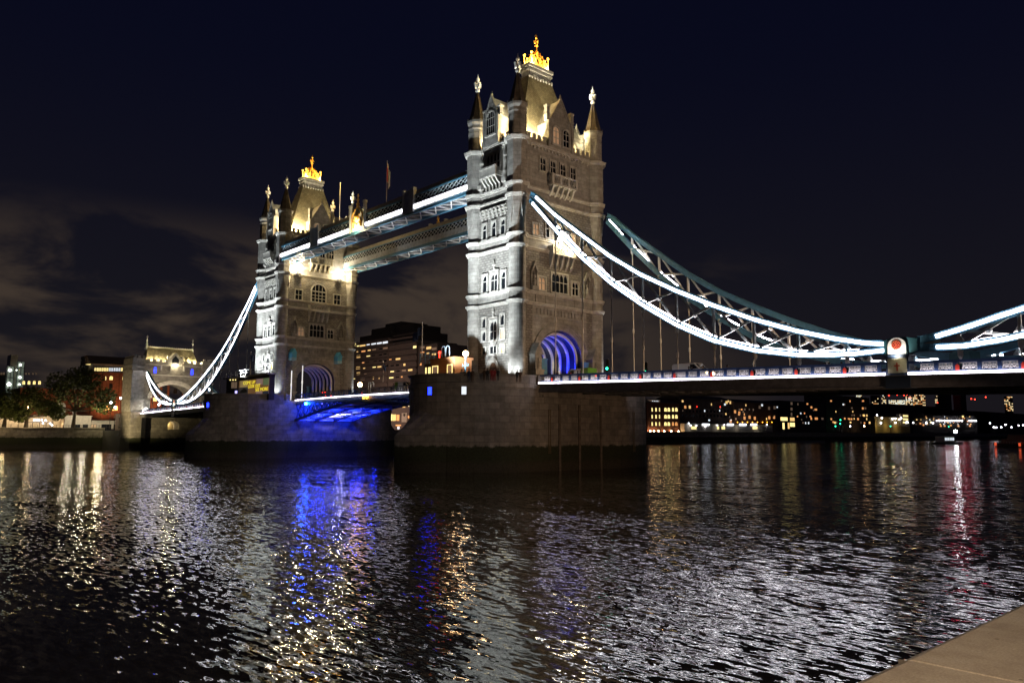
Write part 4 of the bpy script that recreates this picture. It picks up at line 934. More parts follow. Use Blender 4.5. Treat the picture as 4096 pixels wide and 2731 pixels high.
# ================================================================== FAR GATEHOUSE (north abutment)
XG = -134.0
G = thing('gatehouse', (XG-5, 0, 0), 'small stone gatehouse with lit hipped roof and wide arch, at the far bridge end', 'gatehouse')
g_ = MB(); a = arc(7.0, 17.2, 4.9, 16)
g_.prism([(XG, u, z) for u, z in [(10.2, 12.2), (10.2, 29.0), (-10.2, 29.0), (-10.2, 12.2), (-7.0, 12.2)]+a[::-1]+[(7.0, 12.2)]], (-8.5, 0, 0))
g_.build('wall', m_rough, G)
for sg in (-1, 1):
    c_ = MB(); c_.box(XG+0.6, sg*9.3, 12.6, XG-9.2, sg*13.2, 30.0) if sg < 0 else c_.box(XG+0.6, sg*9.3, 12.6, XG-9.2, sg*12.6, 30.0)
    for z in (16.3, 26.0, 27.6): c_.box(XG+0.8, sg*9.1, z, XG-9.4, sg*(13.4 if sg < 0 else 12.8), z+0.35)
    c_.hexa([(XG+0.5, sg*9.2-1.7*0, 24.2), (XG+0.5, sg*13.0, 24.2), (XG-0.2, sg*13.0, 24.2), (XG-0.2, sg*9.2, 24.2)], [(XG+1.2, sg*9.0, 25.9), (XG+1.2, sg*13.3, 25.9), (XG-0.2, sg*13.3, 25.9), (XG-0.2, sg*9.0, 25.9)])
    c_.build('corner_tower', m_ash, G)
    mt = MB()
    for i in range(3):
        y = sg*(9.5+i*1.3); mt.box(XG+0.7, y, 30.0, XG+0.2, y+sg*0.75, 30.8); mt.box(XG-9.2, y, 30.0, XG-8.7, y+sg*0.75, 30.8)
    for i in range(6):
        x = XG+0.5-i*1.7; mt.box(x, sg*12.9, 30.0, x-0.9, sg*12.4, 30.8)
    mt.build('battlement', m_ash, G)
    lp = MB(); lp.box(XG+1.0, sg*9.6, -3, XG-9.0, sg*13.0, 12.6); lp.build('pier_leg', m_pier, G)
    bs = MB(); bs.box(XG-0.05, sg*5.7, 25.4, XG+0.08, sg*6.3, 27.2); bs.build('window', m_blu, G)
ab = MB(); ab.prism([(XG-1.0, u, z) for u, z in [(11.6, -3), (11.6, 6.9), (-7.6, 6.9), (-7.6, -3)]], (-6, 0, 0))
pq0, pq1 = at(671, 1700, 0, XG-1).y, at(717, 1700, 0, XG-1).y; pc, ph = (pq0+pq1)/2, (pq1-pq0)/2
ab.prism([(XG-1.0, u, z) for u, z in [(11.6, 6.9), (11.6, 11.8), (-7.6, 11.8), (-7.6, 6.9), (pc-ph, 6.9)]+arc(ph, 8.2, 1.6, 10, u0=pc)[::-1]+[(pc+ph, 6.9)]], (-6, 0, 0)); ab.build('abutment_wall', m_pier, G)
wa = MB(); wa.box(XG-8.5, pc-6, 6, XG-8.3, pc+6, 11.6); tag(wa.build('lit_passage_wall', pmat('lit_cream', (0.5, 0.4, 0.22), 0.8)), 'pale yellow wall glowing through the small arch below the far gatehouse', 'wall')
light('passage_lamp', 'POINT', (XG-7.6, pc, 9.0), 300, (1, 0.8, 0.45), radius=0.2)
am = MB()
for k in range(3): archring(am, 'L', 1, 1, 1, 1, 1, 1, 1, 1) if False else None
A, B = arc(6.6, 17.2, 4.6, 16), arc(8.0, 17.2, 6.0, 16)
for i in range(16): am.prism([(XG, *A[i]), (XG, *A[i+1]), (XG, *B[i+1]), (XG, *B[i])], (0.35, 0, 0))
A, B = arc(7.0, 17.2, 5.0, 16), arc(7.4, 17.2, 5.4, 16)
for i in range(16): am.prism([(XG+0.3, *A[i]), (XG+0.3, *A[i+1]), (XG+0.3, *B[i+1]), (XG+0.3, *B[i])], (0.2, 0, 0))
am.build('road_arch', m_trim, G)
st = MB()
for z in (24.6, 28.0): st.box(XG+0.25, -9.2, z, XG-8.0, 9.2, z+0.35)
for u in (-4.2, -1.0, 3.2): st.box(XG+0.5, u-0.25, 26.4, XG, u+0.25, 28.0)
st.build('string_course', m_trim, G)
pw_ = MB(); pw_.box(XG+0.1, -9.2, 28.3, XG-0.3, 9.2, 29.3)
for i in range(9): pw_.box(XG+0.1, -8.8+i*2.0, 29.3, XG-0.3, -7.8+i*2.0, 30.0)
pw_.build('parapet', m_ash, G)
hr = MB(); xr = XG-4.6
hr.hexa([(XG-0.9, -8.8, 28.6), (XG-8.3, -8.8, 28.6), (XG-8.3, 8.4, 28.6), (XG-0.9, 8.4, 28.6)], [(xr+0.3, -7.4, 34.2), (xr-0.3, -7.4, 34.2), (xr-0.3, 7.2, 34.2), (xr+0.3, 7.2, 34.2)])
ro = hr.build('roof', m_slate, G)
rc = MB(); rc.box(xr+0.35, -7.4, 34.2, xr-0.35, 7.2, 34.45)
for i in range(24): rc.box(xr+0.08, -7.3+i*0.61, 34.45, xr-0.08, -6.95+i*0.61, 34.8)
rc.build('ridge_crest', m_trim, ro)
for y in (-7.6, 7.4):
    f_ = MB().lathe(xr, y, [(0.55, 33.4), (0.35, 34.5), (0.22, 35.0), (0.35, 35.2), (0.16, 35.5), (0.13, 36.3), (0.34, 36.5), (0.12, 36.7), (0.1, 37.4), (0.28, 37.6), (0.05, 38.2)], 8); f_.build('finial', m_cross, ro)
dm = MB(); dm.prism([(XG+0.2, u, z) for u, z in [(-1.9, 28.3), (2.5, 28.3), (2.5, 30.2), (0.3, 32.6), (-1.9, 30.2)]], (-3.5, 0, 0))
for u in (-2.1, 2.5): dm.box(XG+0.35, u-0.2, 28.3, XG-0.4, u+0.4, 31.3)
do_ = dm.build('gable', m_ash, G)
dw = MB(); dw.prism([(XG+0.22, u, z) for u, z in [(-0.8, 29.0), (1.4, 29.0), (1.4, 30.2), (0.3, 31.5), (-0.8, 30.2)]], (0.05, 0, 0)); dw.build('pane', m_glass, do_)
for u in (-5.3, 4.9):
    d2 = MB(); d2.prism([(XG-1.1, u-0.9, 29.4), (XG-1.1, u+0.9, 29.4), (XG-1.1, u, 31.7)], (-2.6, 0, 0)); d2.box(XG-1.1, u-0.8, 28.6, XG-3, u+0.8, 29.5); d2.build('dormer', m_slate, ro)
for u in (-6.8, -4.0, 4.0, 6.9): light('roof_lamp', 'POINT', (XG-0.75, u, 29.0), 7000, (1, 0.84, 0.48), radius=0.25)
light('roof_lamp', 'POINT', (XG+0.9, 0.3, 28.2), 700, (1, 0.84, 0.5), radius=0.2)
light('gate_flood', 'SPOT', (XG+12, -4, 13.5), 10000, (1.0, 0.80, 0.55), (XG, 0, 23), 90, 0.9, 0.3)
light('gate_flood', 'SPOT', (XG+9, -24, 4), 17000, (1.0, 0.80, 0.42), (XG, -11.5, 9), 50, 0.9, 0.3)
light('gate_flood', 'SPOT', (XG-3, -30, 8), 9000, (1.0, 0.74, 0.38), (XG-4, -13, 18), 60, 0.9, 0.3)
fb = MB(); q = at(583, 1641, 0, XG+3); fb.ball(q, 0.75, 10, 6); tag(fb.build('deck_floodlight', m_lampb), 'dazzling white floodlight at the gatehouse end of the far roadway', 'floodlight')

# ================================================================== LEFT BANK BEHIND THE FAR ABUTMENT
XE = -168.0
tag(MB().hexa([(XE-1200, -900, -5), (XE, -900, -5), (XE, -12, -5), (XE-1200, -12, -5)], [(XE-1200, -900, 7.0), (XE, -900, 7.0), (XE, -12, 7.0), (XE-1200, -12, 7.0)]).build('left_bank_ground', pmat('paving', (0.12, 0.11, 0.10), 0.85, var=0.2)), kind='structure')
tag(MB().hexa([(-1400, -12, -5), (-146, -12, -5), (-146, 4200, -5), (-1400, 4200, -5)], [(-1400, -12, 6.6), (-146, -12, 6.6), (-146, 4200, 6.6), (-1400, 4200, 6.6)]).build('far_bank_ground', pmat('far_paving', (0.07, 0.065, 0.06), 0.85, var=0.2)), kind='structure')
ew = MB(); ew.box(XE, -420, -5, XE+1.2, -11.5, 7.15); ew.box(XE-0.2, -420, 7.15, XE+1.5, -11.5, 7.5)
tag(ew.build('embankment_wall', m_pier), 'long weed-stained stone river wall along the far left bank', 'river wall')
ew = MB(); ew.box(-146, 60, -5, -144.8, 1700, 7.0); ew.box(-146.2, 60, 7.0, -144.5, 1700, 7.3)
tag(ew.build('embankment_wall', m_pier), 'long dark river wall under the warehouses beyond the right-hand span', 'river wall')
rl = MB()
for y0, y1 in ((-150, -12.5),):
    for z in (7.9, 8.4): rl.bar((XE+0.4, y0, z), (XE+0.4, y1, z), 0.07, 0.07)
    n = int((y1-y0)/1.9)
    for i in range(n+1): rl.box(XE+0.34, y0+i*1.9-0.05, 7.4, XE+0.46, y0+i*1.9+0.05, 8.5)
tag(rl.build('riverside_railing', m_black), 'black metal railing on top of the far left river wall', 'railing')

def pxbox(px0, px1, py0, py1, X, depth=8.0):   # facade rectangle seen in the photo -> real box on the plane X
    p, q = at(px0, (py0+py1)/2, 0, X), at(px1, (py0+py1)/2, 0, X); m_ = (px0+px1)/2
    return (X-depth, p.y, at(m_, py1, 0, X).z, X, q.y, at(m_, py0, 0, X).z)
m_brick = stone('red_brick', (0.20, 0.075, 0.045), (0.16, 0.058, 0.035), 0.5, 0.2, 0.02, 0.7, 0.2)
m_dbrick = stone('dark_brick', (0.10, 0.06, 0.045), (0.08, 0.05, 0.04), 0.5, 0.2, 0.02, 0.7, 0.2)
m_pale = pmat('pale_render', (0.55, 0.50, 0.42), 0.85, var=0.12)
m_conc = pmat('brown_concrete', (0.155, 0.125, 0.115), 0.9, var=0.15)
m_conc2 = pmat('dark_concrete', (0.050, 0.042, 0.040), 0.9, var=0.2)
def addwin(par, X, px0, px1, py0, py1, mat, arch=False, cross=True, off=0.05):
    x0, y0, z0, x1, y1, z1 = pxbox(px0, px1, py0, py1, X+off, 0.06)
    w = MB()
    w.box(x1-0.02, y0-0.08, z0-0.1, x1+0.06, y0, z1+0.1); w.box(x1-0.02, y1, z0-0.1, x1+0.06, y1+0.08, z1+0.1); w.box(x1-0.02, y0, z1, x1+0.06, y1, z1+0.1); w.box(x1-0.02, y0, z0-0.1, x1+0.06, y1, z0)
    if cross:
        w.box(x1, (y0+y1)/2-0.05, z0, x1+0.05, (y0+y1)/2+0.05, z1); w.box(x1, y0, z0+(z1-z0)*0.55-0.05, x1+0.05, y1, z0+(z1-z0)*0.55+0.05)
    wo = w.build('window', m_black, par)
    p = MB()
    if arch:
        hw = (y1-y0)/2; p.prism([(x1-0.02, (y0+y1)/2+u, z) for u, z in arc(hw, z1-hw*0.9, hw*0.9, 8)+[(-hw, z0), (hw, z0)]], (0.03, 0, 0))
    else: p.box(x1-0.02, y0, z0, x1+0.02, y1, z1)
    p.build('pane', mat, wo)

# red brick office block with arched windows
XB = -225.0
B = thing('brick_building', (XB-8, -20, 7), 'long red brick office block with arched lit windows behind the left trees', 'brick building')
w_ = MB(); x0, y0, z0, x1, y1, z1 = pxbox(78, 560, 1500, 1718, XB, 16); w_.box(x0, y0, 7, x1, 26, z1-6); w_.build('wall', m_brick, B)
x0, yb0, z0, x1, y1, zt = pxbox(362, 560, 1490, 1718, XB, 16)
w_ = MB(); w_.box(x0, yb0, 7, XB+0.5, 26, zt); w_.build('wall', m_brick, B)
for i in range(6):
    pl_ = MB(); y = yb0+4+i*6.6; pl_.box(XB+0.5, y, 7, XB+0.9, y+0.9, zt-0.2); pl_.build('pilaster', m_brick, B)
at_ = MB(); at_.box(x0, yb0, zt, XB-0.6, 26, zt+3.4); at_.build('attic', m_steel, B)
rf_ = MB(); rf_.prism([(XB+0.3, yb0-1, zt+3.4), (XB-6, yb0-1, zt+7.2), (XB-16, yb0-1, zt+7.2), (XB-16, yb0-1, zt+3.4)], (0, 27-yb0, 0)); rf_.build('roof', m_spire, B)
for i in range(14):
    px = 378+i*9.6; addwin(B, XB-0.6, px, px+7, 1471, 1484, m_win_c if 5 < i < 11 else m_win_y)
for px in (412, 438, 490, 517): addwin(B, XB+0.5, px, px+13, 1504, 1519, m_win_y, True)
for px in (438, 490, 517): addwin(B, XB+0.5, px, px+12, 1536, 1550, m_glass, True)
for px in (90, 111, 132, 153): addwin(B, XB, px, px+10, 1523, 1537, m_win_y, True)
for px in (128, 150): addwin(B, XB, px, px+8, 1553, 1560, m_win_c)
for i, px in enumerate((392, 409, 421, 433, 450, 462)): addwin(B, XB+0.5, px, px+8, 1624, 1641, em('arcade_glow', (1, .42, .12), 4.0) if i == 0 else bpy.data.materials['arcade_glow'])
for px in (612, 630, 700, 716, 745): addwin(B, XB+0.5, px, px+15, 1590, 1604, m_win_y) if px < 640 else None
for px in (694, 722): addwin(B, XB+0.5, px, px+14, 1555, 1573, m_glass, True)
for px in (368, 455, 495): 
    d_ = MB(); q = at(px, 1455, 0, XB-4); d_.prism([(XB-3.4, q.y-2.2, q.z-0.35), (XB-3.4, q.y+2.2, q.z+0.2), (XB-3.4, q.y+2.2, q.z-0.35)], (-2, 0, 0)); d_.build('rooflight', m_win_y, B)
for i in range(5): light('facade_lamp', 'SPOT', (XB+10, yb0+5+i*7.5, 9.0), 9000, (1.0, 0.46, 0.18), (XB+0.5, yb0+5+i*7.5, 20), 80, 0.9, 0.2)
for y in (yb0-14, yb0-24): light('facade_lamp', 'SPOT', (XB+10, y, 9.0), 5000, (1.0, 0.46, 0.18), (XB, y, 18), 90, 0.9, 0.2)
# glazed lift building far left
XL = -250.0
B = thing('glazed_building', (XL-6, -130, 7), 'pale modern block with glowing glazed stair towers at the far left edge', 'office block')
w_ = MB(); x0, y0, z0, x1, y1, z1 = pxbox(-60, 82, 1492, 1720, XL, 16); w_.box(x0, y0-20, 7, x1, y1, z1); w_.build('wall', m_conc2, B)
w_ = MB(); w_.box(*pxbox(33, 61, 1418, 1720, XL+1.5, 8)); w_.build('lift_tower', m_pale, B)
for px0, px1, py0 in ((25, 52, 1465), (66, 93, 1446)):
    w_ = MB(); x0, y0, z0, x1, y1, z1 = pxbox(px0, px1, py0, 1600, XL+3, 5)
    for yy in (y0, (y0+y1)/2, y1): w_.box(XL+2.9, yy-0.15, z0, XL+3.2, yy+0.15, z1)
    for k in range(7): w_.box(XL+2.9, y0, z0+(z1-z0)*k/6-0.15, XL+3.2, y1, z0+(z1-z0)*k/6+0.15)
    w_.build('glazed_frame', m_steel, B)
    w_ = MB(); w_.box(XL+1.6, y0, z0, XL+2.8, y1, z1); w_.build('stairwell', pmat('stair_pane', (0.30, 0.34, 0.30), 0.3, emit=(0.75, 0.95, 0.75), es=0.10), B)
for px, py, r_ in ((40, 1480, 1.0), (36, 1536, 1.2), (82, 1459, 0.7), (80, 1509, 0.8), (77, 1537, 0.6), (66, 1480, 0.4)):
    w_ = MB(); q = at(px, py, 0, XL+3.4); w_.ball(q, r_*0.62, 8, 6); w_.build('stair_lamp', em('stair_lamp', (0.92, 1.0, 0.88), 6.0), B)
for px in (2, 12, 100, 112, 128, 142): addwin(B, XL, px, px+7, 1484+px*0.02+5, 1498, m_win_d)
# warm stone wall and castle block behind the promenade
B = thing('stone_rampart', (-190, -100, 7), 'warm lit pale stone rampart wall behind the trees at far left', 'rampart')
w_ = MB(); x0, y0, z0, x1, y1, z1 = pxbox(-40, 226, 1660, 1720, -188, 4); w_.box(x0, y0-20, 7, x1, y1, z1); w_.build('wall', m_trim, B)
w_ = MB(); x0, y0, z0, x1, y1, z1 = pxbox(214, 260, 1622, 1720, -187, 6); w_.box(x0, y0, 7, x1, y1, z1)
for k in range(3): w_.box(x0, y0+(y1-y0)*(k*0.36), z1, x1, y0+(y1-y0)*(k*0.36+0.24), z1+1.0)
w_.build('bastion', m_trim, B)
for px in (20, 80, 150, 235): q = at(px, 1712, 0, -182); light('rampart_lamp', 'SPOT', (-181, q.y, 7.6), 1800, (1.0, 0.66, 0.32), (-188, q.y, 11), 120, 0.9, 0.2)
# low white cafe buildings
B = thing('cafe_pavilion', (-184, -40, 7), 'low white flat-roofed cafe pavilion on the quay beside the far gatehouse', 'pavilion')
w_ = MB(); x0, y0, z0, x1, y1, z1 = pxbox(258, 364, 1664, 1720, -180, 7); w_.box(x0, y0, 7.2, x1, y1, z1); w_.box(x0-.3, y0-.3, z1, x1+.3, y1+.3, z1+0.25); w_.build('wall', m_pale, B)
w_ = MB(); x0, y0, z0, x1, y1, z1 = pxbox(364, 486, 1685, 1720, -180.6, 6); w_.box(x0, y0, 7.2, x1, y1, z1); w_.box(x0-.3, y0, z1, x1+.8, y1+.3, z1+0.3); w_.build('wall', m_pale, B)
for px0, px1 in ((300, 320), (331, 351)): addwin(B, -180, px0, px1, 1698, 1717, m_glass)
for px0, px1 in ((364, 385), (406, 444), (455, 475)): addwin(B, -180.6, px0, px1, 1697, 1718, m_glass if px0 != 364 else m_win_d)
for px in (275, 330, 400, 460): q = at(px, 1700, 0, -174); light('quay_lamp', 'POINT', (-172, q.y, 12.5), 900, (1.0, 0.86, 0.62), radius=0.3)
B = thing('brick_vault', (-150, -16, 6), 'low red brick vault with a warm lit arch beside the foot of the far gatehouse', 'vault')
w_ = MB(); x0, y0, z0, x1, y1, z1 = pxbox(488, 548, 1652, 1722, -158, 8); w_.box(x0, y0, 6, x1, y1, z1); w_.build('wall', m_dbrick, B)
w_ = MB(); w_.prism([(-157.95, u, z) for u, z in [(p+(y0+y1)/2, q) for p, q in arc(2.2, 10.2, 2.0, 10)]+[((y0+y1)/2-2.2, 7.2), ((y0+y1)/2+2.2, 7.2)]], (0.1, 0, 0)); w_.build('archway', m_brick, B)
light('vault_lamp', 'POINT', (-155.6, (y0+y1)/2, 10.5), 420, (1, 0.6, 0.3), radius=0.2)
w_ = MB(); w_.box(-300, 10, 7, -215, 60, 13); 
# trees on the quay
m_leaf = pmat('leaves', (0.085, 0.105, 0.022), 0.8, var=0.6, vscale=0.9); m_bark = pmat('bark', (0.07, 0.05, 0.035), 0.9, var=0.3, vscale=3)
def tree(px, X, h, cw_, label, seed, blobs):
    rr = random.Random(seed); q = at(px, 1712, 0, X); x, y, z = X, q.y, 7.1
    t_ = thing('broadleaf_tree', (x, y, z), label, 'tree', 'trees on the far left quay')
    tk = MB(); tk.tube([(x, y, z), (x+.1, y+.1, z+h*.16), (x-.1, y+.25, z+h*.30)], [0.75, 0.55, 0.45], 8)
    limbs = []
    for bx, by, bz, br in blobs:
        e = Vector((x+bx*cw_, y+by*cw_, z+bz*h)); s0 = Vector((x-.1, y+.25, z+h*.28)); m_ = (s0+e)/2+Vector((0, 0, -0.4)); tk.tube([s0, m_, e], [0.34, 0.2, 0.06], 6)
    tk.build('trunk', m_bark, t_)
    cr_ = MB()
    for bx, by, bz, br in blobs:
        c = Vector((x+bx*cw_, y+by*cw_, z+bz*h)); R_ = br*cw_
        for k in range(int(520*br*br*7)):
            d = Vector((rr.gauss(0, 1), rr.gauss(0, 1), rr.gauss(0, 1))).normalized(); rad = R_*(0.35+0.65*rr.random()**0.5)*(1+0.28*noise.noise(d*2.2+Vector((seed, bx*9, bz*7))))
            p = c+Vector((d.x*rad, d.y*rad, d.z*rad*0.8)); s_ = 0.26+0.3*rr.random()
            u = Vector((rr.gauss(0, 1), rr.gauss(0, 1), rr.gauss(0, .6))).normalized()*s_; v = u.orthogonal().normalized()*s_*0.7
            b0 = len(cr_.v); cr_.v += [tuple(p-u), tuple(p+v), tuple(p+u), tuple(p-v)]; cr_.f.append((b0, b0+1, b0+2, b0+3))
    cr_.build('crown', m_leaf, t_)
tree(292, -171, 22, 12, 'largest broad dark tree, standing before the brick block left of the gatehouse', 3,
     [(-.55, -.55, .45, .42), (.5, .55, .45, .42), (0, 0, .62, .55), (-.3, -.35, .72, .42), (.2, .3, .78, .42), (0, .05, .86, .33), (.3, .75, .35, .28), (-.3, -.8, .35, .28), (0, .85, .55, .3)])
tree(103, -171, 14, 9, 'medium dark tree with a straight trunk between the rampart and the largest tree', 5,
     [(0, 0, .62, .5), (.2, .6, .5, .42), (-.2, -.6, .5, .4), (0, .1, .82, .42), (.1, 1.0, .38, .35), (0, -.9, .42, .3)])
tree(15, -171, 13, 8, 'small olive-lit tree cut off by the left edge of the photo', 8, [(0, 0, .5, .5), (0, .5, .35, .4), (0, -.4, .7, .45), (.1, .1, .8, .4)])
q = at(12, 1700, 0, -163); light('tree_fill', 'POINT', (-163, q.y, 9.5), 500, (1, 0.72, 0.35), radius=0.3)  # points without fittings, added to warm the trees
q = at(370, 1690, 0, -164); light('tree_fill', 'POINT', (-166, at(120, 1690, 0, -166).y, 9.0), 400, (1, .75, .4), radius=.3)
light('tree_fill', 'POINT', (-163, q.y+2, 11), 900, (1, 0.85, 0.45), radius=0.3)
# lamps of the left bank
def street_lamp(px, py, X, mat, label, r=0.55, zb=7.2, energy=0, col=(1, .7, .4)):
    q = at(px, py, 0, X); t_ = thing('street_lamp', (X, q.y, zb), label, 'street lamp', 'street lamps on the far left bank')
    p = MB().lathe(X, q.y, [(0.2, zb), (0.16, zb+0.8), (0.09, zb+1.0), (0.07, q.z-r)], 8); p.build('post', m_black, t_)
    g_ = MB().ball(q, r*0.75, 8, 6); g_.build('globe', mat, t_)
    if energy: light('lamp_glow', 'POINT', (X+0.9, q.y, q.z), energy, col, radius=0.2)
for px, py, l in ((483, 1592, 'highest globe lamp left of the gatehouse leg'), (444, 1610, 'globe lamp at the right edge of the largest tree'), (461, 1629, 'lower globe lamp between the largest tree and the gatehouse'), (635, 1617, 'globe lamp glowing under the chain before the gatehouse arch'), (494, 1685, 'quay lamp by the brick vault and the gatehouse foot')):
    street_lamp(px, py, -160 if px < 600 else -128.5, m_lampv if px != 494 else m_lampw, 'bright '+l, 0.5 if px != 494 else 0.4, 7.2 if px < 600 else 12.4)
street_lamp(113, 1628, -172, m_lampo, 'orange lamp shining among the leaves of the medium tree', 0.5)
aw = thing('quay_awning', (-176, -75, 7), 'open canopy with a row of bright lamps in front of the rampart', 'canopy')
a_ = MB(); p, q = at(76, 1689, 0, -176), at(212, 1689, 0, -176); a_.box(-179, p.y, p.z, -176, q.y, p.z+0.2); a_.build('canopy_roof', m_steel, aw)
for k in range(6): a_ = MB(); yy = p.y+(q.y-p.y)*k/5; a_.box(-176.2, yy-0.08, 7.2, -176.0, yy+0.08, p.z); a_.build('post', m_black, aw)
for px, py in ((137, 1680), (146, 1678), (155, 1680), (167, 1679), (183, 1681), (172, 1692), (200, 1693), (208, 1700)):
    a_ = MB(); q = at(px, py, 0, -175.5); a_.ball(q, 0.22, 8, 5); a_.build('lamp', m_lampv, aw)

# ================================================================== HOTEL BETWEEN THE TOWERS
YH = 120.0
def hp(px, py): return at(px, py, 1, YH)
H = thing('hotel_building', (-185, YH+12, 7), 'dark stepped concrete hotel with scattered lit windows between the two towers', 'hotel')
def hblock(name, px0, px1, py0, dep, mat, off=0.0):
    a, c = hp(px0, py0), hp(px1, py0); m_ = MB(); m_.box(a.x, YH+off, 6.6, c.x, YH+off+dep, hp((px0+px1)/2, py0).z); m_.build(name, mat, H)
hblock('wing', 1360, 1552, 1366, 22, m_conc, 0.0); hblock('wing', 1552, 1664, 1366, 24, m_conc, 0.6); hblock('wing', 1664, 1742, 1376, 20, m_conc, 1.2)
for px0, px1, py0, o in ((1420, 1545, 1335, 3), (1446, 1520, 1307, 6), (1482, 1546, 1284, 9), (1546, 1616, 1297, 6), (1540, 1662, 1332, 3)):
    hblock('stepped_tower', px0, px1, py0, 16, m_conc2, o)
hw = random.Random(4)
def hwin(px0, py0, px1, py1, mat):
    m_ = MB(); a, c = hp(px0, (py0+py1)/2), hp(px1, (py0+py1)/2); z0, z1 = hp((px0+px1)/2, py1).z, hp((px0+px1)/2, py0).z
    o = -0.12 if px0 < 1552 else (0.48 if px0 < 1664 else 1.08)
    m_.box(a.x, YH+o, z0, c.x, YH+o+0.3, z1); m_.build('window', mat, H)
zc = lambda a, b: (1380+a*0.2296, 1240+b*0.2296)
lit = [(165, 590, 190, 628, 'y'), (210, 595, 250, 633, 'y'), (262, 590, 355, 630, 'w'), (380, 575, 432, 610, 'c'), (462, 562, 540, 600, 'c'), (560, 555, 640, 590, 'c'), (660, 543, 745, 580, 'c'),
       (205, 695, 230, 730, 'w'), (290, 690, 355, 728, 'o'), (400, 680, 448, 708, 'w'), (480, 665, 540, 698, 'd'), (665, 640, 745, 675, 'd'), (205, 790, 268, 828, 'w'), (378, 770, 440, 806, 'y'), (300, 900, 335, 924, 'o'),
       (755, 843, 792, 865, 'o'), (870, 825, 945, 863, 'w'), (1003, 925, 1033, 968, 'w'), (195, 988, 262, 1024, 'w'), (320, 982, 352, 1020, 'w'), (484, 965, 538, 1000, 'y'), (570, 955, 632, 998, 'w'),
       (775, 1040, 835, 1078, 'y'), (975, 1030, 1040, 1062, 'd'), (1085, 1018, 1155, 1056, 'w'), (205, 1085, 262, 1120, 'w'), (340, 1095, 380, 1112, 'd'), (755, 1145, 825, 1186, 'y'), (960, 1142, 985, 1172, 'o'), (1140, 1115, 1208, 1156, 'y'),
       (270, 1182, 345, 1218, 'd'), (488, 1165, 502, 1202, 'w'), (590, 1158, 605, 1195, 'w'), (150, 1190, 178, 1216, 'y'), (1172, 622, 1224, 662, 'y'), (1285, 628, 1350, 662, 'd'), (1385, 635, 1465, 676, 'w'), (1480, 648, 1560, 690, 'd'), (1285, 722, 1345, 742, 'o'), (1390, 735, 1437, 765, 'w'), (1480, 745, 1548, 782, 'w'), (1272, 920, 1298, 960, 'o')]
mm = {'y': m_win_y, 'w': m_win_w, 'o': m_win_o, 'c': m_win_c, 'd': m_win_d}
for a, b_, c, d, k in lit: hwin(*zc(a, b_), *zc(c, d), mm[k])
for (a, b_) in [(590, 760), (670, 745), (500, 865), (590, 860), (670, 870), (370, 880), (800, 830), (780, 945), (870, 940), (690, 955), (880, 1040), (870, 1145), (1080, 1130), (1085, 1240), (600, 655), (470, 770)]: hwin(*zc(a, b_), *zc(a+55, b_+32), m_glass)
for q_, k in (((1582, 1622, 1592, 1629), 'w'), ((1606, 1620, 1617, 1629), 'w'), ((1630, 1619, 1634, 1625), 'y'), ((1553, 1656, 1565, 1682), 'y'), ((1567, 1657, 1580, 1682), 'w'), ((1583, 1658, 1593, 1682), 'o'), ((1628, 1662, 1640, 1672), 'o'), ((1579, 1698, 1600, 1703), 'o'), ((1586, 1705, 1594, 1716), 'c')): hwin(*q_, mm[k])
hwin(1603, 1651, 1624, 1688, m_pale); hwin(1610, 1654, 1617, 1664, m_conc2)
bands = MB()                                    # balcony bands between the floors
for k in range(9):
    za = hp(1400, 1366+22.6*(k+1)-4).z; bands.box(hp(1365, 1400).x, YH-0.45, za-0.35, hp(1551, 1400).x, YH, za+0.35); bands.box(hp(1553, 1400).x, YH+0.2, za-0.35, hp(1663, 1400).x, YH+0.6, za+0.35)
bands.build('balcony_band', m_conc, H)
light('hotel_fill', 'POINT', (-180, YH-22, 16), 13000, (1, 0.66, 0.5), radius=2.0)  # unseen point light added to brighten the hotel front

# ================================================================== RIGHT BANK SEEN UNDER THE SPAN
XR = -150.0
def block(px0, px1, py0, X, mat, label, name='warehouse', cat='warehouse', group='riverside buildings beyond the right-hand span', depth=18, roof=True):
    x0, y0, z0, x1, y1, z1 = pxbox(px0, px1, py0, 1720, X, depth)
    t_ = thing(name, (X-depth/2, (y0+y1)/2, 6.6), label, cat, group)
    w = MB(); w.box(x0, y0, 6.6, x1, y1, z1); w.build('wall', mat, t_)
    if roof: r_ = MB(); r_.prism([(x1+0.5, y0, z1), ((x0+x1)/2, y0, z1+2.6), (x0-0.5, y0, z1)], (0, y1-y0, 0)); r_.build('roof', m_spire, t_)
    return t_
A = block(2588, 2718, 1612, XR, m_brick, 'brick warehouse with three rows of bright windows and orange ground uplights')
for r_, py in enumerate((1630, 1658, 1687)):
    for px, w in ((2606, 5), (2621, 6), (2636, 4), (2657, 10), (2670, 10), (2688, 8), (2701, 9)):
        addwin(A, XR, px, px+w, py, py+15, m_win_y if not (r_ == 2 and px > 2680) else m_win_o, True)
for px in (2601, 2616, 2634, 2657, 2685, 2714):
    g_ = MB(); q = at(px, 1716, 0, XR+1.2); g_.ball((q.x, q.y, 7.5), 0.42, 6, 4); g_.build('ground_lamp', m_lampo, A); light('ground_uplight', 'SPOT', (XR+1.4, q.y, 7.4), 700, (1, 0.55, 0.2), (XR, q.y, 14), 70, 0.8, 0.2)
tp = MB(); x0, y0, z0, x1, y1, z1 = pxbox(2604, 2640, 1600, 1611, XR-3, 5); tp.box(x0, y0, z0-2.5, x1, y1, z1); tp.build('penthouse', m_win_d, A)
for i in range(4): addwin(A, XR-3, 2608+i*7, 2612+i*7, 1602, 1610, m_win_c, cross=False)
Bk = block(2720, 2930, 1596, XR-4, m_dbrick, 'long dark brick warehouse with a few orange windows behind the quay cafes')
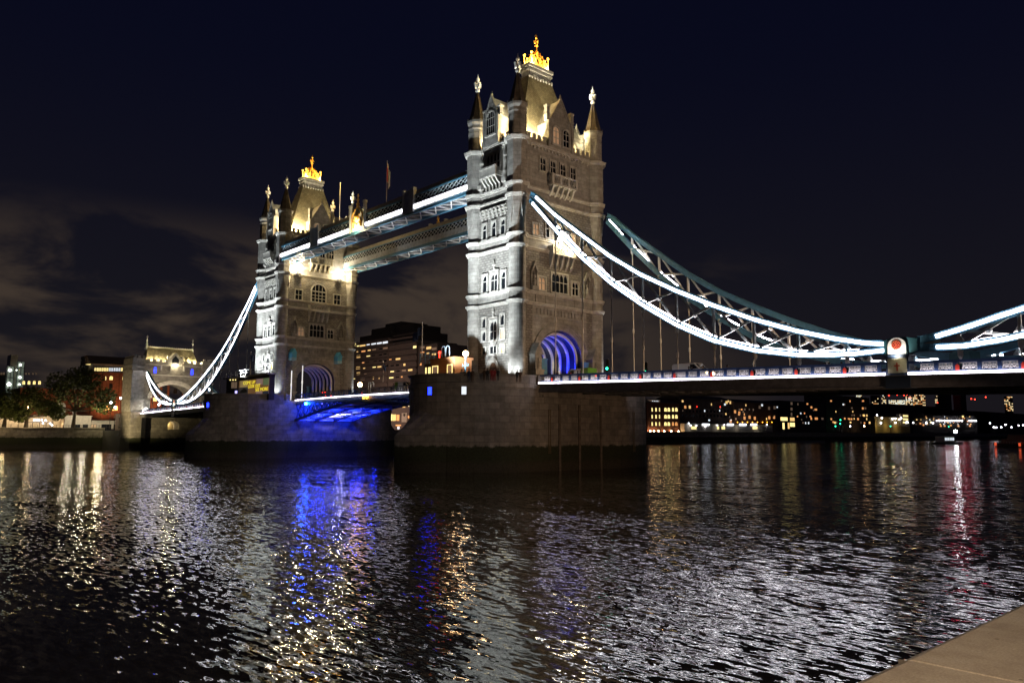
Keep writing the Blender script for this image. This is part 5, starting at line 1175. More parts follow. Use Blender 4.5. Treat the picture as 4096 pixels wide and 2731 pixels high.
for px, py, m_ in ((2737, 1622, m_win_o), (2755, 1622, m_win_w), (2902, 1604, m_win_w), (2918, 1604, m_win_w), (2918, 1680, m_win_o)): addwin(Bk, XR-4, px, px+8, py, py+11, m_)
for px in range(2728, 2920, 14):
    for py in (1640, 1658): addwin(Bk, XR-4, px, px+7, py, py+9, m_glass)
for px in (2788, 2881): g_ = MB(); g_.ball(at(px, 1626, 0, XR-3.6), 0.25, 6, 4); g_.build('red_lamp', m_redl, Bk)
Ck = block(2936, 3112, 1612, XR-2, m_dbrick, 'dark brick warehouse with orange lit wall niches above the quay')
for px, py in ((2936, 1640), (2953, 1645), (2974, 1665), (2994, 1662), (3015, 1666), (3073, 1664), (3092, 1662), (3035, 1622), (3072, 1626), (3094, 1624)): addwin(Ck, XR-2, px, px+8, py, py+12, m_win_o if py > 1630 else m_win_d)
for px in (2950, 2970, 2990, 3010, 3030, 3050, 3069, 3088): g_ = MB(); q = at(px, 1688, 0, XR-1); g_.ball(q, 0.3, 6, 4); g_.build('wall_lamp', m_amber, Ck); light('niche_light', 'SPOT', (q.x+0.6, q.y, q.z-1), 260, (1, .4, .1), (q.x-1, q.y, q.z+6), 60, .8, .2)
Dk = block(3120, 3300, 1606, XR-6, m_conc2, 'dark apartment block with a glowing yellow ground floor beside the gangway', 'apartment_block', 'apartment block', roof=False)
for px, py, w, h, m_ in ((3122, 1668, 28, 14, m_win_y), (3160, 1670, 18, 13, m_win_w), (3130, 1690, 8, 26, m_win_y), (3151, 1690, 7, 24, m_win_w), (3160, 1690, 19, 16, m_win_y), (3162, 1608, 8, 11, m_win_d), (3162, 1630, 8, 11, m_win_d), (3163, 1650, 6, 13, m_win_d), (3258, 1634, 10, 7, m_win_o), (3242, 1669, 6, 9, m_win_o), (3259, 1669, 12, 9, m_win_o), (3285, 1670, 9, 8, m_win_d)): addwin(Dk, XR-6, px, px+w, py, py+h, m_, cross=w > 9)
Ek = block(3304, 3480, 1584, XR-10, m_conc2, 'almost black apartment block with sparse lit windows beyond the gangway', 'apartment_block', 'apartment block', roof=False)
for px, py in ((3330, 1684), (3376, 1670), (3395, 1672), (3322, 1672), (3403, 1672), (3455, 1688), (3475, 1688)): addwin(Ek, XR-10, px, px+6, py, py+7, m_win_o, cross=False)
rw = random.Random(11)
for par, X_, a_, b_, t_, u_, n_ in ((Bk, XR-4, 2726, 2925, 1600, 1690, 14), (Ck, XR-2, 2940, 3108, 1616, 1680, 14), (Dk, XR-6, 3185, 3296, 1612, 1700, 14), (Ek, XR-10, 3308, 3476, 1600, 1700, 26)):
    for k in range(n_):
        px, py = a_+(b_-a_)*rw.random(), t_+(u_-t_)*int(rw.random()*7)/7; addwin(par, X_, px, px+rw.choice((4, 5, 7)), py, py+rw.choice((6, 8)), rw.choice((m_win_d, m_win_d, m_win_o, m_win_w, m_win_c)), cross=False, off=0.09)
# quay cafes
Q = thing('quay_cafe', (XR+3, 420, 7), 'row of low white quayside cafes with blue-white signs and lamps', 'cafe row')
x0, y0, z0, x1, y1, z1 = pxbox(2738, 3090, 1700, 1718, XR+3.4, 3); w_ = MB(); w_.box(x0, y0, 7, x1, y1, z1+0.6); w_.build('wall', m_pale, Q)
for px0, px1 in ((2811, 2838), (2910, 2935), (2959, 2986), (3004, 3028)): w_ = MB(); w_.box(*pxbox(px0, px1, 1694, 1701, XR+3.9, 0.3)); w_.build('sign', em('sign_white', (0.82, 0.88, 1.0), 3.5), Q)
for px, py in ((2763, 1701), (2786, 1702), (2755, 1692), (2869, 1700), (2897, 1699), (3068, 1697), (2822, 1705)): w_ = MB(); w_.ball(at(px, py, 0, XR+4), 0.30, 6, 4); w_.build('lamp', m_lampv, Q)
for px in (2770, 2880, 2960, 3040): q = at(px, 1700, 0, XR+6); light('cafe_light', 'POINT', (XR+6, q.y, 10.5), 90, (1, 0.9, 0.75), radius=.3)
for px0, px1 in ((2765, 2785), (2868, 2876), (2886, 2900), (3010, 3030)): addwin(Q, XR+3.4, px0, px1, 1705, 1716, m_win_y)
gwy = MB(); a, c = at(3026, 1716, 0, XR+6), at(3150, 1742, 0, XR+9)
for dz in (0.0, 2.0): gwy.bar((a.x, a.y, a.z+dz), (c.x, c.y, c.z+dz), 0.2, 0.2)
for k in range(14):
    f0, f1 = k/14, (k+1)/14; p, q = a.lerp(c, f0), a.lerp(c, f1); gwy.bar(p, q+Vector((0, 0, 2)), 0.1, 0.1); gwy.bar(p+Vector((0, 0, 2)), q, 0.1, 0.1)
gwy.strip([a, c], 1.8, 0.15, (1, 0, 0)); tag(gwy.build('gangway', m_steel), 'sloping grey lattice gangway down from the quay to the pontoon', 'gangway')
pn = MB(); x0, y0, z0, x1, y1, z1 = pxbox(3140, 3300, 1752, 1766, XR+14, 9); pn.box(x0, y0, -0.4, x1, y1, 1.4); tag(pn.build('pontoon', m_steel), 'long dark floating pontoon at the foot of the gangway', 'pontoon')
# lit riverside further down, distant towers and lamps
Fk = block(3500, 3640, 1668, XR-14, pmat('ochre_wall', (0.30, 0.24, 0.10), .8), 'ochre lit riverside pub with white lamps, farther along the right bank', 'riverside_pub', 'pub', roof=False)
for px, py in ((3508, 1660), (3528, 1671), (3524, 1691), (3570, 1675), (3582, 1674), (3597, 1677), (3605, 1672), (3583, 1690), (3625, 1689), (3630, 1688), (3653, 1690)): w_ = MB(); w_.ball(at(px, py, 0, XR-13), 0.62, 6, 4); w_.build('lamp', m_lampv, Fk)
for px in (3520, 3560, 3600): q = at(px, 1690, 0, XR-10); light('pub_light', 'POINT', (XR-9, q.y, 14), 700, (1, 0.7, 0.25), radius=.4)
x0, y0, z0, x1, y1, z1 = pxbox(3604, 3636, 1655, 1704, XR-13.5, 4); w_ = MB(); w_.box(x0, y0, z0, x1, y1, z1); w_.build('stair_tower', m_pale, Fk)
for k in range(3): addwin(Fk, XR-13.4, 3612, 3632, 1660+13*k, 1666+13*k, m_win_y, cross=False)
Gk = block(3650, 3910, 1660, XR-30, m_conc2, 'low dark terrace with a row of bluish lamps along the far right bank', 'riverside_terrace', 'terrace', roof=False)
for px in list(range(3748, 3850, 10))+[3879, 3885, 3891, 3897, 3903]+[3705, 3732]: w_ = MB(); w_.ball(at(px, 1682 if px > 3735 else 1691, 0, XR-28), 0.75, 6, 4); w_.build('lamp', m_lampv, Gk)
for px, py in ((3678, 1690), (3690, 1696), (3720, 1685), (3760, 1700), (3775, 1700), (3800, 1698), (3830, 1700), (3848, 1662), (3876, 1700)): addwin(Gk, XR-29, px, px+7, py, py+6, m_win_o if py > 1686 else m_win_y, cross=False)
for k in range(40):
    px, py = 3655+250*rw.random(), 1664+6*int(6*rw.random()); addwin(Gk, XR-29, px, px+rw.choice((3, 5)), py, py+4, rw.choice((m_win_d, m_win_o, m_win_w, m_win_c)), cross=False, off=0.09)
def tower(px0, px1, py0, py1, D, label, rows, cols, mats, dens, seed, redtop=()):
    rr = random.Random(seed); m_ = (px0+px1)/2; d = (_fw+_R*((m_-2048)/FPX)); P = CX+d*D
    t_ = thing('distant_tower', (P.x, P.y, 6.6), label, 'distant tower', 'distant lit towers on the right horizon')
    u = Vector((_R.x, _R.y, 0)).normalized(); n = Vector((-d.x, -d.y, 0)).normalized(); sc = D/FPX
    hw_, zt = (px1-px0)/2*sc, 6+(1733-py0)*sc; z0 = 6.6; zlo = 6+(1733-py1)*sc
    b_ = MB(); lo = [P+u*s1*hw_+n*s2 for s1, s2 in ((-1, 0), (1, 0), (1, -18), (-1, -18))]
    b_.hexa([(v.x, v.y, z0) for v in lo], [(v.x, v.y, zt) for v in lo]); b_.build('wall', m_conc2, t_)
    groups = {}
    for r in range(rows):
        for c in range(cols):
            if rr.random() > dens: continue
            groups.setdefault(rr.randrange(len(mats)), []).append((r, c))
    for k, cells in groups.items():
        w = MB()
        for r, c in cells:
            uc = -hw_+2*hw_*(c+0.5)/cols; zc_ = zlo+(zt-zlo)*(r+0.5)/rows; q = P+u*uc+n*0.5; e = 2*hw_/cols*0.34; g2 = (zt-zlo)/rows*0.3
            w.bar((q.x-u.x*e, q.y-u.y*e, zc_), (q.x+u.x*e, q.y+u.y*e, zc_), 0.4, g2*2)
        w.build('window_grid', mats[k], t_)
    for px, py in redtop:
        q = P+u*((px-m_)*sc)+n*1.5; b2 = MB(); b2.ball((q.x, q.y, 6+(1733-py)*sc), 1.3*sc/0.5, 6, 4); b2.build('aviation_lamp', m_redl, t_)
m_fw = em('far_warm', (1, .75, .4), 1.3); m_fc = em('far_cool', (.95, 1, .85), 1.5); m_fb = em('far_blue', (.75, .8, 1), 2.2); m_fo = em('far_orange', (1, .45, .15), 1.1)
tower(3414, 3437, 1579, 1614, 1900, 'narrow distant tower with dense pale window dots, leftmost of the far skyline', 9, 5, [m_fw, m_fc], .75, 1)
tower(3470, 3508, 1580, 1630, 2300, 'distant tower with loose orange window dots left of the bright office slab', 10, 7, [m_fo, m_fw], .3, 2)
tower(3514, 3532, 1578, 1636, 1800, 'slim distant tower with rows of pale windows beside the bright office slab', 10, 4, [m_fc, m_fw], .6, 3)
tower(3542, 3608, 1598, 1636, 1500, 'brightest distant office slab, a block of glowing rows under red lamps', 9, 16, [m_fc, m_fw, m_fc], .9, 4, ((3544, 1580), (3577, 1577)))
tower(3610, 3636, 1582, 1632, 2000, 'distant tower under red lamps just right of the bright office slab', 10, 5, [m_fw, m_fc], .6, 5, ((3604, 1578), (3617, 1576), (3627, 1588)))
tower(3638, 3688, 1576, 1634, 1700, 'wide distant tower with warm scattered windows in a chequered pattern', 12, 8, [m_fo, m_fw], .5, 6)
tower(3726, 3762, 1580, 1610, 1900, 'distant low tower with a lit cornice line among dark roofs', 7, 7, [m_fw, m_fw], .4, 7)
tower(3808, 3842, 1570, 1605, 1900, 'distant tower with vertical blue-white lit bars', 4, 6, [m_fb], .75, 8, ((3870, 1592), (3884, 1594)))
tower(4000, 4034, 1582, 1640, 1800, 'rightmost distant tower edged with a thin vertical light line', 11, 6, [m_fw, m_fo], .35, 9, ((3928, 1585),))
for px0, px1, py0, l in ((3480, 3560, 1630, 'dark wooded mound below the bright distant office slab'), (3560, 3800, 1622, 'wide dark roofline below the distant towers'), (3700, 3960, 1640, 'dark flat roofline behind the riverside terrace'), (3900, 4180, 1652, 'dark warehouse roofline at the right horizon')):
    block(px0, px1, py0, XR-200, m_conc2, l, 'distant_block', 'distant block', 'dark roofs below the far skyline', 40, roof=False)
for i, px in enumerate((3960, 3975, 3985, 4005, 4022, 4046, 4075, 4092)):
    X = XR-5; q = at(px, (1692, 1708, 1709, 1708, 1698, 1708, 1701, 1700)[i], 0, X); t_ = thing('street_lamp', (X, q.y, 6.6), 'small white embankment lamp at far right', 'street lamp', 'row of small embankment lamps at far right')
    p = MB(); p.box(X-.15, q.y-.15, 6.6, X+.15, q.y+.15, q.z); p.build('post', m_black, t_); p = MB().ball(q, 0.75, 6, 4); p.build('globe', m_lampv, t_)
for i, (px, py, m_, l) in enumerate(((3342, 1704, m_green, 'small cyan-green lamp below the black apartment block'), (3362, 1679, m_green, 'upper small green signal on the black apartment block quay'), (3361, 1694, m_green, 'lower small green signal on the black apartment block quay'), (3401, 1704, m_lampv, 'white quay lamp right of the green signals'), (3457, 1703, m_lampo, 'warm quay lamp left of the ochre pub'), (3750, 1610, m_redl, 'lone red lamp over the dark roofs'), (3562, 1704, m_green, 'cyan lamp in front of the ochre pub'), (3795, 1706, m_green, 'green navigation lamp by the pontoon house'))):
    X = XR-2 if py > 1620 else XR-190; q = at(px, py, 0, X); t_ = thing('quay_lamp', (X, q.y, 6.6), l, 'lamp'); p = MB().ball(q, 0.5 if py > 1620 else 0.9, 6, 4); p.build('globe', m_, t_); p = MB(); p.box(q.x-.1, q.y-.1, 6.6, q.x+.1, q.y+.1, q.z); p.build('post', m_black, t_)
# pier house with the dazzling star-like lamp
q = at(3822, 1725, 0, -40); t_ = thing('floating_pier_house', (q.x, q.y, 0.4), 'white floating pier house with one dazzling white lamp, below the far skyline', 'pier house')
p = MB(); p.box(q.x-5, q.y-26, 0, q.x+3, q.y+3, 1.6); p.build('pontoon', m_black, t_); p = MB(); p.box(q.x-3, q.y-25, 1.6, q.x+2, q.y-9, 5.0); p.build('cabin', m_pale, t_)
for k in range(4): p = MB(); p.box(q.x+2.02, q.y-24+4*k, 2.6, q.x+2.1, q.y-21.5+4*k, 4.2); p.build('window', m_win_c, t_)
p = MB().ball((q.x, q.y, q.z), 0.95, 10, 6); p.build('lamp', em('star_lamp', (0.95, 0.95, 1.0), 60.0), t_); p = MB(); p.box(q.x-.1, q.y-.1, 1.6, q.x+.1, q.y+.1, q.z); p.build('mast', m_black, t_)
# hidden blocks with red glow, added for the red streaks on the water
for px, l in ((3792, 'left'), (3852, 'right')):
    q = at(px, 1556, 0, -420); t_ = thing('red_glow_stand', (q.x, q.y, 6.6), 'added dark block topped by a red glow, hidden behind the span, %s of two' % l, 'red glow block')
    p = MB(); p.box(q.x-14, q.y-16, 6.6, q.x-0.5, q.y+16, q.z-6); p.build('wall', m_conc2, t_)
    p = MB(); p.box(q.x-10, q.y-15, q.z-6, q.x-0.6, q.y+15, q.z+7); p.build('red_glow_block', em('red_reflection_glow', (1, .02, .12), 3.0), t_)
# boat at the right edge
q0, q1 = at(3990, 1786, 2, ZW), at(4140, 1790, 2, ZW); bt = thing('river_boat', tuple((q0+q1)/2), 'dark river boat with orange-red lit ends cut off by the right edge', 'boat')
L_ = (q1-q0); L_.z = 0; ln = L_.length; e = L_.normalized(); s_ = Vector((-e.y, e.x, 0)); c = (q0+q1)/2; c.z = ZW
def bp(a, b2, z): v = c+e*a+s_*b2; return (v.x, v.y, ZW+z)
p = MB(); h_ = ln/2; p.hexa([bp(-h_*.9, -1.6, -.5), bp(h_*.9, -1.6, -.5), bp(h_*.9, 1.6, -.5), bp(-h_*.9, 1.6, -.5)], [bp(-h_, -2.1, 1.5), bp(h_, -2.1, 1.5), bp(h_, 2.1, 1.5), bp(-h_, 2.1, 1.5)]); p.build('hull', m_black, bt)
p = MB(); p.hexa([bp(-h_*.62, -1.5, 1.5), bp(h_*.9, -1.5, 1.5), bp(h_*.9, 1.5, 1.5), bp(-h_*.62, 1.5, 1.5)], [bp(-h_*.55, -1.4, 3.6), bp(h_*.9, -1.4, 3.6), bp(h_*.9, 1.4, 3.6), bp(-h_*.55, 1.4, 3.6)]); p.hexa([bp(-h_*.3, -1.2, 3.6), bp(h_*.7, -1.2, 3.6), bp(h_*.7, 1.2, 3.6), bp(-h_*.3, 1.2, 3.6)], [bp(-h_*.25, -1.1, 5.6), bp(h_*.7, -1.1, 5.6), bp(h_*.7, 1.1, 5.6), bp(-h_*.25, 1.1, 5.6)]); p.build('cabin', pmat('boat_maroon', (.16, .05, .04), .6), bt)
for a0 in (-h_*.9, h_*.42): p = MB(); p.hexa([bp(a0, -2.2, .55), bp(a0+1.3, -2.2, .55), bp(a0+1.3, -2.05, .55), bp(a0, -2.05, .55)], [bp(a0, -2.25, 2.0), bp(a0+1.3, -2.25, 2.0), bp(a0+1.3, -2.05, 2.0), bp(a0, -2.05, 2.0)]); p.build('orange_fender', em('orange_panel', (1, .12, .04), .8), bt)  # glow put into the fender colour
p = MB()
for k in range(14): a_ = -h_+2*h_*k/13; p.bar(bp(a_, -2.05, 1.5), bp(a_, -2.05, 2.5), .06, .06)
p.bar(bp(-h_, -2.05, 2.5), bp(h_, -2.05, 2.5), .06, .06); p.build('railing', m_white, bt)

# ================================================================== THINGS ON AND AROUND THE BRIDGE
# near stone parapet of the viewer's promenade
sw = thing('promenade_parapet', (135.4, -80, 3.4), 'broad pale stone promenade parapet in the bottom right corner', 'parapet wall')
m_cope = pmat('coping_stone', (0.40, 0.34, 0.26), 0.8)
t = m_cope.node_tree; b = t.nodes['Principled BSDF']; c = nn(t, 'ShaderNodeTexCoord')
n1 = nn(t, 'ShaderNodeTexNoise', Scale=3.0, Detail=8.0, Roughness=0.7); n2 = nn(t, 'ShaderNodeTexNoise', Scale=90.0, Detail=3.0, Roughness=0.7); v1 = nn(t, 'ShaderNodeTexVoronoi', Scale=7.0)
for n in (n1, n2, v1): t.links.new(c.outputs['Object'], n.inputs['Vector'])
col = mixc(t, 1.0, ramp(t, n1.outputs[0], [(0.3, (0.27, 0.22, 0.16)), (0.55, (0.42, 0.36, 0.27)), (0.8, (0.47, 0.42, 0.34))]), ramp(t, n2.outputs[0], [(0.3, 0.72), (0.7, 1.2)]), 'MULTIPLY')
col = mixc(t, smooth(t, v1.outputs['Distance'], 0.10, 0.04, 0.0, 0.75), col, (0.10, 0.07, 0.045)); t.links.new(col, b.inputs['Base Color'])
bp = nn(t, 'ShaderNodeBump', Strength=0.35, Distance=0.004); t.links.new(n2.outputs[0], bp.inputs['Height']); t.links.new(bp.outputs[0], b.inputs['Normal'])
y = -100.0; k = 0
p = MB(); p.box(134.25, -110, -4, 137.2, -40, 4.6); p.build('wall', m_pier, sw)
for y0, y1 in ((-110, -100), (-100, -94.6), (-94.6, -90.9), (-90.9, -87.155), (-87.145, -84.9), (-84.89, -80), (-79.99, -70), (-69.99, -60), (-59.99, -40)):
    p = MB(); p.prism([(134.03, y0, 4.72), (134.06, y0, 4.97), (134.12, y0, 5.0), (135.5, y0, 5.0), (135.55, y0, 4.72)], (0, y1-y0-0.012, 0)); p.build('coping_block', m_cope, sw)
    p = MB(); p.box(134.07, y1-0.013, 4.7, 135.5, y1+0.001, 4.9935); p.build('mortar_joint', pmat('mortar', (0.10, 0.085, 0.065), 0.9), sw)
tag(MB().hexa([(133.3, -900, -6), (300, -900, -6), (300, -12, -6), (133.3, -12, -6)], [(133.3, -900, 3.3), (300, -900, 3.3), (300, -12, 3.3), (133.3, -12, 3.3)]).build('promenade_ground', pmat('promenade_paving', (0.16, 0.14, 0.12), 0.85, var=0.2)), kind='structure')

# bracket lamps under the walkways on the far tower
for px, py, yy, l in ((530, 45, -5.75, 'upstream'), (920, 100, 5.25, 'downstream')):
    t_ = thing('bracket_lamp', (-34.5, yy, 43.2), 'dazzling round lamp on a white bracket of the farther tower under the %s walkway' % ('nearer' if yy < 0 else 'farther'), 'bracket lamp', 'bracket lamps on the farther tower')
    p = MB().lathe(-34.55, yy, [(0.10, 43.0), (0.3, 43.3), (0.32, 43.6), (0.5, 43.75), (0.42, 44.3), (0.55, 44.5)], 10); p.box(-35.5, yy-0.15, 43.3, -34.5, yy+0.15, 43.6); p.build('bracket', m_white, t_)
    p = MB().ball((-34.55, yy, 45.25), 0.72, 14, 8); p.build('globe', m_lampb, t_)
    light('bracket_light', 'POINT', (-33.6, yy, 45.1), 1900, (1.0, 0.74, 0.34), radius=0.3)
# flood lamp over the balcony of the near tower
t_ = thing('balcony_floodlight', (48.2, -1.4, 36.8), 'dazzling warm floodlight above the lattice balcony of the nearer tower', 'floodlight')
p = MB().ball((48.5, -1.5, 37.5), 0.5, 12, 8); p.build('lamp', m_lampb, t_); p = MB(); p.box(47.9, -1.6, 36.6, 48.1, -1.4, 37.4); p.build('stand', m_black, t_)
light('balcony_light', 'POINT', (48.9, -0.9, 36.9), 900, (1, 0.80, 0.42), radius=0.2)
light('balcony_light', 'POINT', (48.3, 1.3, 35.9), 500, (1, 0.80, 0.42), radius=0.2)
# blue box lanterns on the farther tower
for yy, zz in ((-6.7, 24.1), (5.3, 24.0)):
    t_ = thing('box_lantern', (-34.9, yy, zz-1.5), 'blue gabled box lantern on the farther tower above the %s shoulder of its arch' % ('left' if yy < 0 else 'right'), 'box lantern', 'blue box lanterns')
    p = MB(); p.box(-35.5, yy-0.6, zz-1.2, -33.7, yy+0.6, zz+0.4); p.prism([(-35.5, yy-0.72, zz+0.4), (-35.5, yy+0.72, zz+0.4), (-35.5, yy, zz+1.6)], (1.95, 0, 0)); p.build('housing', pmat('lantern_blue', (0.12, 0.50, 0.74), 0.5), t_)
    p = MB()
    for k in range(3): p.box(-35.4, yy-0.62, zz-1.15+0.22*k, -33.62, yy+0.62, zz-1.08+0.22*k)
    p.build('louvre', m_white, t_)
# blue and white lights in the arches
for i, x in enumerate((45.6, 43.7, 41.9, 40.0, 38.2, 36.6)):
    c = [BLUE, BLUE, (1, .92, .75), (0.25, 0.35, 1), (1, .92, .75), BLUE][i]; en = [2000, 1500, 420, 260, 420, 1300][i]
    for sg in (-1, 1): light('arch_uplight', 'SPOT', (x-0.35, sg*4.15, 15.4), en, c, (x-0.35, sg*3.9, 20.5), 100, 0.9, 0.1)
for x in (-36.5, -41, -45): 
    for sg in (-1, 1): light('arch_uplight', 'SPOT', (x, sg*4.0, 15.6), 170, (0.12, 0.14, 1), (x, sg*2, 22.5), 120, 0.9, 0.1)
light('arch_mouth_blue', 'SPOT', (49.6, 3.6, 15.0), 220, BLUE, (46.9, 4.6, 23.0), 70, 0.8, 0.1); light('arch_mouth_blue', 'SPOT', (49.4, -3.6, 15.0), 60, BLUE, (46.9, -4.6, 23.0), 70, 0.8, 0.1)

# flags
def flag(px, py0, py1, Y, label, cloth, fl):
    a, c = at(px, py0, 1, Y), at(px, py1, 1, Y); t_ = thing('flagpole', (c.x, Y, c.z), label, 'flagpole')
    p = MB().tube([(a.x, Y, c.z), (a.x, Y, a.z)], [0.1, 0.05], 6); p.ball((a.x, Y, a.z), 0.14, 6, 4); p.build('pole', m_white, t_)
    if cloth:
        dx, h = fl; me = MB(); n = 8
        for i in range(n):
            def V(k, b): return (a.x+dx*(k/n)+0.0, Y+0.25*math.sin(k*1.4), a.z-0.3-h*0.55*(k/n)-(h*0.55 if b else 0))
            q = [V(i, 0), V(i+1, 0), V(i+1, 1), V(i, 1)]; me.hexa([(v[0], v[1]-0.02, v[2]) for v in q], [(v[0], v[1]+0.02, v[2]) for v in q])
        me.build('flag', cloth, t_)
        if cloth == m_white:
            me = MB()
            for i in range(3, 4):
                def V2(k, b): return (a.x+dx*(k/n), Y+0.25*math.sin(k*1.4), a.z-0.3-h*0.55*(k/n)-(h*0.55 if b else 0))
                q = [V2(i, 0), V2(i+1, 0), V2(i+1, 1), V2(i, 1)]; me.hexa([(v[0], v[1]-0.06, v[2]) for v in q], [(v[0], v[1]-0.03, v[2]) for v in q])
            me.build('cross_stripe', m_red, t_)
flag(1549, 645, 815, -8, 'tall flagpole with a limp red and white flag on the nearer walkway', m_white, (1.1, 5.2))
flag(1362, 732, 880, 8, 'thin bare flagpole on the farther walkway next to the far roof', None, None)
flag(1690, 1290, 1428, -15, 'white flagpole with a dark drooping flag over the brown control cabin', m_dblue, (-2.4, 2.6))
flag(1534, 1447, 1528, -4, 'white mast standing in mid span in front of the hotel windows', m_dblue, (0.9, 1.6))
flag(1004, 1408, 1500, -16, 'thin flagpole with a dark flag beside the far tower', m_dblue, (1.5, 1.8))

# control cabin on the near pier
def cab(a, b2): return (1380+a*0.2296, 1240+b2*0.2296)
c0, c1 = at(*cab(1510, 830), 1, -17), at(*cab(1935, 870), 1, -17)
t_ = thing('control_cabin', (37.7, -15.5, 13.3), 'brown flat-roofed control cabin with yellow-lit windows on the nearer pier', 'cabin')
p = MB(); p.box(34.4, -17, 13.3, 40.6, -13.6, 17.4); p.box(34.2, -17.2, 17.4, 40.8, -13.4, 17.75); p.build('wall', pmat('cabin_brown', (0.30, 0.14, 0.06), 0.7, var=.1), t_)
p = MB(); p.box(31.6, -16.2, 13.3, 34.38, -13.8, 17.2); p.build('annex', pmat('cabin_dark', (0.10, 0.06, 0.04), 0.7), t_)
for x0, x1, m_ in ((35.0, 36.3, m_win_y), (38.9, 40.0, m_win_y)):
    p = MB(); p.box(x0-0.1, -17.08, 14.6, x0, -17.0, 16.6); p.box(x1, -17.08, 14.6, x1+0.1, -17.0, 16.6); p.box(x0, -17.08, 16.5, x1, -17, 16.6); p.box(x0, -17.08, 14.6, x1, -17, 14.7)
    w = p.build('window', m_win_y, t_); p = MB(); p.box(x0, -17.04, 14.7, x1, -17.0, 16.5); p.build('pane', m_win_d, w)
for x0, x1 in ((31.9, 32.2), (32.7, 33.5), (33.9, 34.1)): p = MB(); p.box(x0, -16.26, 14.7, x1, -16.2, 16.6); p.build('window', m_win_y, t_)
p = MB()
for x in (37.2, 38.3): p.tube([(x-0.45, -16.6, 17.7), (x-0.45, -16.6, 19.3), (x-0.25, -16.6, 19.6), (x+0.25, -16.6, 19.6), (x+0.45, -16.6, 19.3), (x+0.5, -16.6, 17.2)], 0.07, 6)
p.build('roof_ladder', pmat('pale_blue', (0.45, 0.6, 0.75), .4), t_)
p = MB()
for z in (18.0, 18.5, 19.0): p.bar((30.6, -15.0, z), (34.4, -15.0, z), .07, .07); p.bar((30.6, -16.4, z), (34.4, -16.4, z), .07, .07)
for x in (30.6, 32, 33.2, 34.4): p.box(x-.05, -16.45, 17.2, x+.05, -16.35, 19.0)
p.build('roof_railing', m_blue, t_)
light('cabin_glow', 'SPOT', (39.5, -21.5, 16.5), 120, (1.0, 0.5, 0.2), (37.5, -17, 15.8), 80, .9, .2)
p = MB(); q = at(1758, 1410, 1, -17); p.ball(q, 0.22, 8, 6); p.box(q.x-.05, -17.05, 17.7, q.x+.05, -16.95, q.z); tag(p.build('warning_lamp', m_redl), 'small red warning lamp on a post behind the cabin roof', 'warning lamp')
# globe street lamps on the piers
for (px, py, Y, zb, r_, en, l) in ((1863, 1414, -16.5, 13.3, 0.46, 900, 'large glowing orange globe street lamp in front of the near tower left turret'), (1440, 1538, -4, 13.3, 0.50, 500, 'small glowing globe street lamp right of the far tower base')):
    q = at(px, py, 1, Y); t_ = thing('street_lamp', (q.x, Y, zb), l, 'street lamp', 'globe street lamps on the piers')
    p = MB().lathe(q.x, Y, [(0.22, zb), (0.18, zb+0.9), (0.1, zb+1.1), (0.09, q.z-r_*1.6), (0.2, q.z-r_*1.1)], 8); p.bar((q.x-0.7, Y, q.z-1.9), (q.x+0.7, Y, q.z-1.9), .08, .08)
    for sg in (-1, 1): p.box(q.x+sg*.7-.05, Y-.05, q.z-1.95, q.x+sg*.7+.05, Y+.05, q.z-1.55)
    p.build('post', m_blue, t_); p = MB().ball(q, r_, 12, 8); p.build('globe', m_lampg, t_); light('lamp_glow', 'POINT', (q.x, Y-0.9, q.z), en*0.25, (1, .62, .3), radius=.3)
# white hoop gate and thin mid-span posts
for x, y0 in ((-19.0, 0),):
    pass
for px, py, Y in ((1478, 1543, -1.0),):
    q = at(px, py+14, 1, Y); p = MB()
    for dx in (0, 1.3): p.tube([(q.x+dx-.45, Y, 13.4), (q.x+dx-.4, Y, q.z+1.2), (q.x+dx-.2, Y, q.z+1.5), (q.x+dx+.2, Y, q.z+1.5), (q.x+dx+.4, Y, q.z+1.2), (q.x+dx+.45, Y, 13.4)], .07, 6)
    tag(p.build('hoop_gate', pmat('hoop_blue', (.4, .55, .8), .4)), 'pair of pale blue metal hoops on the roadway at mid span', 'hoop gate')
# posts in front of the far arch, the floodlight painted in as their glow
for px, yt in ((1167, 1482), (1211, 1462)):
    Y = -6.9; a, c = at(px, yt, 1, Y), at(px, 1572, 1, Y); p = MB().tube([(a.x, Y, 13.2), (a.x, Y, a.z)], .11, 8); p.lathe(a.x, Y, [(.16, (a.z+13.2)/2), (.16, (a.z+13.2)/2+.6)], 8)
    tag(p.build('barrier_post', em('glow_post', (1, .97, .9), .9)), 'tall thin white post before the far arch, the %s of two' % ('left and shorter' if px < 1200 else 'right and taller'), 'post', 'glowing posts at the far arch')

# exhibition kiosk with the poster on the far pier
t_ = thing('visitor_kiosk', (-46, -13, 13.3), 'glazed visitor kiosk with white roof railing and poster wall on the farther pier', 'kiosk')
def kp(px, py, Y=-14.3): return at(px, py, 1, Y)
a, c = kp(905, 1512), kp(1076, 1512); zt = a.z
p = MB(); p.box(a.x, -14.2, 13.3, c.x, -12.9, zt-0.3); p.build('wall', m_conc2, t_)
p = MB(); p.box(a.x-0.6, -14.9, zt-0.3, c.x+0.3, -12.6, zt); p.build('roof', m_pale, t_)
p = MB()
for k in range(9): x = a.x+1.0+(c.x-a.x-1.2)*k/8; p.box(x-.05, -14.8, zt, x+.05, -14.7, zt+1.3)
for z in (zt+.65, zt+1.3): p.bar((a.x+1, -14.75, z), (c.x-.2, -14.75, z), .08, .1)
p.build('roof_railing', m_white, t_)
for px in (921, 932, 942): p = MB(); p.ball(kp(px, 1519, -14.6), .16, 6, 4); p.build('lamp', m_win_y, t_)
